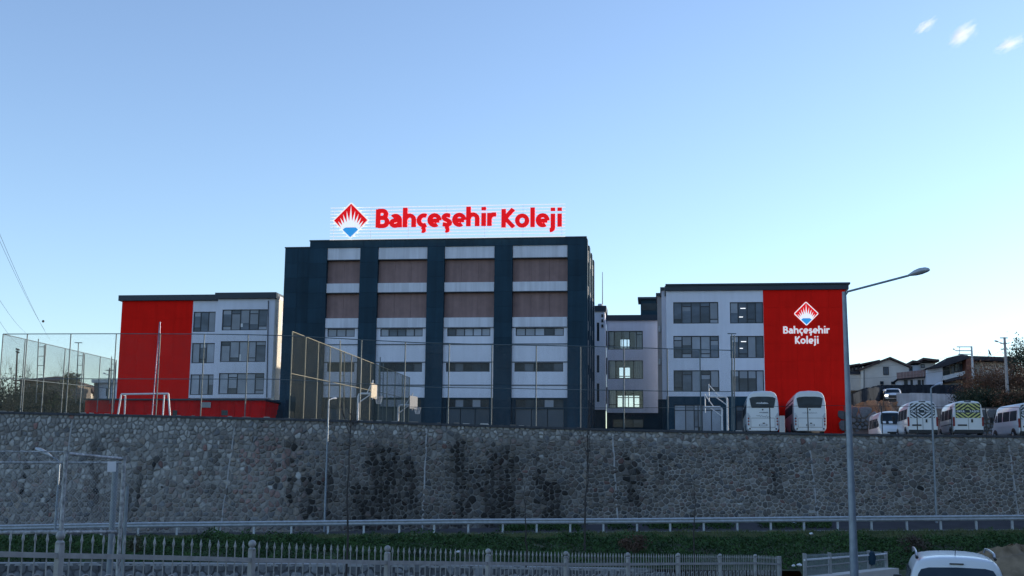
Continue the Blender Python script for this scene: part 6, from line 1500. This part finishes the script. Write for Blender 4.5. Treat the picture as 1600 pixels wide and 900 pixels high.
# reddish dry bush in the hedge and the earth mound
for i, (px, D, w, nn) in enumerate(((988, 50.5, 1.6, 1400), (1432, 51, 1.5, 1100), (210, 50.2, .8, 900))):
    b = at(px, 872, D); o = thing('dry_bush', b, ['reddish dry bush in the hedge right of the middle sapling', 'brownish twiggy bush in the hedge left of the white van roof', 'olive dry bush beside the mesh gate'][i], 'bush'); quads_obj('crown', leafcards(nn, (b.x, b.y, b.z + .55), (w / 2, w / 3, .45), .025, .07, rs, clumps=14), mat('dry_leaf' + '_' * i, [(.10, .060, .04), (.085, .065, .05), (.09, .09, .05)][i], .85, .3, 1), o)
mb = MB(); c = at(1592, 905, 38); R_ = 14
for j in range(R_ + 1):
    for i in range(28):
        a = i / 28 * 2 * math.pi; r_ = j / R_; z = 1.05 * math.cos(r_ * math.pi / 2) ** .8; x = c.x + math.cos(a) * r_ * 2.3; y = c.y + math.sin(a) * r_ * 2.0
        mb.v.append((x + rng.normal(0, .03), y + rng.normal(0, .03), c.z - .1 + z * (1 + .12 * math.sin(a * 3 + j)) + rng.normal(0, .02)))
for j in range(R_):
    for i in range(28): k = (i + 1) % 28; mb.f.append((j * 28 + i, j * 28 + k, (j + 1) * 28 + k, (j + 1) * 28 + i))
tag(mb.build('earth_mound', m_mound, None, smooth=True), 'brown earth mound behind the white van at the right edge', 'mound')
for i, (px, py, D, lab, w, mm) in enumerate(((1241, 818, 65, 'pale crumpled rubbish bag behind the guardrail', .22, m_white2), (1249, 882.5, 44, 'small white litter scrap near the end of the railing, right one', .09, m_wpaint), (1240, 883.5, 44, 'small white litter scrap near the end of the railing, left one', .07, m_wpaint), (1268, 834, 58, 'pale scrap of litter in the grass right of centre', .1, m_wpaint), (716, 862, 47, 'small white scrap caught in the hedge left of centre', .08, m_wpaint))):
    p = at(px, py, D); mb = MB().lathe(p, [(0, -w * .5), (w * .8, -w * .35), (w, 0), (w * .7, w * .4), (0, w * .55)], 7); mb.v = [tuple(V(v) + V(rng.normal(0, w * .12, 3))) for v in mb.v]; tag(mb.build('litter', mm, None, smooth=True), lab, 'litter')

# ================================================================ SMALL CLOUDS
def cloud(px, py, D, Lx, Lz, rot, label):
    c = at(px, py, D); me = bpy.data.meshes.new('cloud'); mb = MB(); mb.lathe(V((0, 0, 0)), [(0.0001, -1)] + [(math.sin(a), -math.cos(a)) for a in np.linspace(.25, 2.9, 9)] + [(0.0001, 1)], 16)
    m = bpy.data.materials.new('cloud_vapour'); m.use_nodes = True; n = m.node_tree; n.nodes.clear(); L = n.links.new; o_ = n.nodes.new('ShaderNodeOutputMaterial'); pv = n.nodes.new('ShaderNodeVolumePrincipled'); pv.inputs['Color'].default_value = (1, 1, 1, 1); pv.inputs['Anisotropy'].default_value = .35
    tc = n.nodes.new('ShaderNodeTexCoord'); le = n.nodes.new('ShaderNodeVectorMath'); le.operation = 'LENGTH'; L(tc.outputs['Object'], le.inputs[0])
    fo = n.nodes.new('ShaderNodeMapRange'); fo.inputs[1].default_value = 1; fo.inputs[2].default_value = .15; fo.inputs[3].default_value = 0; fo.inputs[4].default_value = 1; L(le.outputs['Value'], fo.inputs[0])
    mp = n.nodes.new('ShaderNodeMapping'); mp.inputs['Location'].default_value = (px * .13, 0, 0); mp.inputs['Scale'].default_value = (1.0, 1, 1.6); L(tc.outputs['Object'], mp.inputs[0])
    no = n.nodes.new('ShaderNodeTexNoise'); no.inputs['Scale'].default_value = 2.4; no.inputs['Detail'].default_value = 6; no.inputs['Roughness'].default_value = .62; L(mp.outputs[0], no.inputs[0])
    ad = n.nodes.new('ShaderNodeMath'); ad.operation = 'MULTIPLY_ADD'; L(no.outputs[0], ad.inputs[0]); ad.inputs[1].default_value = 1.9; ad.inputs[2].default_value = -1.05
    sm = n.nodes.new('ShaderNodeMath'); sm.operation = 'ADD'; L(ad.outputs[0], sm.inputs[0]); L(fo.outputs[0], sm.inputs[1])
    mr = n.nodes.new('ShaderNodeMapRange'); mr.inputs[1].default_value = .35; mr.inputs[2].default_value = 1.1; mr.inputs[4].default_value = .075; L(sm.outputs[0], mr.inputs[0])
    mu = n.nodes.new('ShaderNodeMath'); mu.operation = 'MULTIPLY'; L(mr.outputs[0], mu.inputs[0]); L(fo.outputs[0], mu.inputs[1]); L(mu.outputs[0], pv.inputs['Density']); L(pv.outputs[0], o_.inputs['Volume'])
    me.from_pydata(mb.v, [], mb.f); me.materials.append(m); o = bpy.data.objects.new('cloud', me); C.objects.link(o); o.location = c; o.scale = (Lx, Lz * 1.5, Lz); o.rotation_euler = (0, -math.radians(rot), 0); tag(o, label, 'cloud', 'small clouds')
cloud(1446, 40, 1600, 30, 13, 35, 'leftmost and faintest of the three small clouds at top right')
cloud(1503, 54, 1600, 38, 20, 38, 'middle and largest of the three small clouds at top right')
cloud(1577, 69, 1600, 34, 16, 25, 'small cloud touching the right edge at top right')
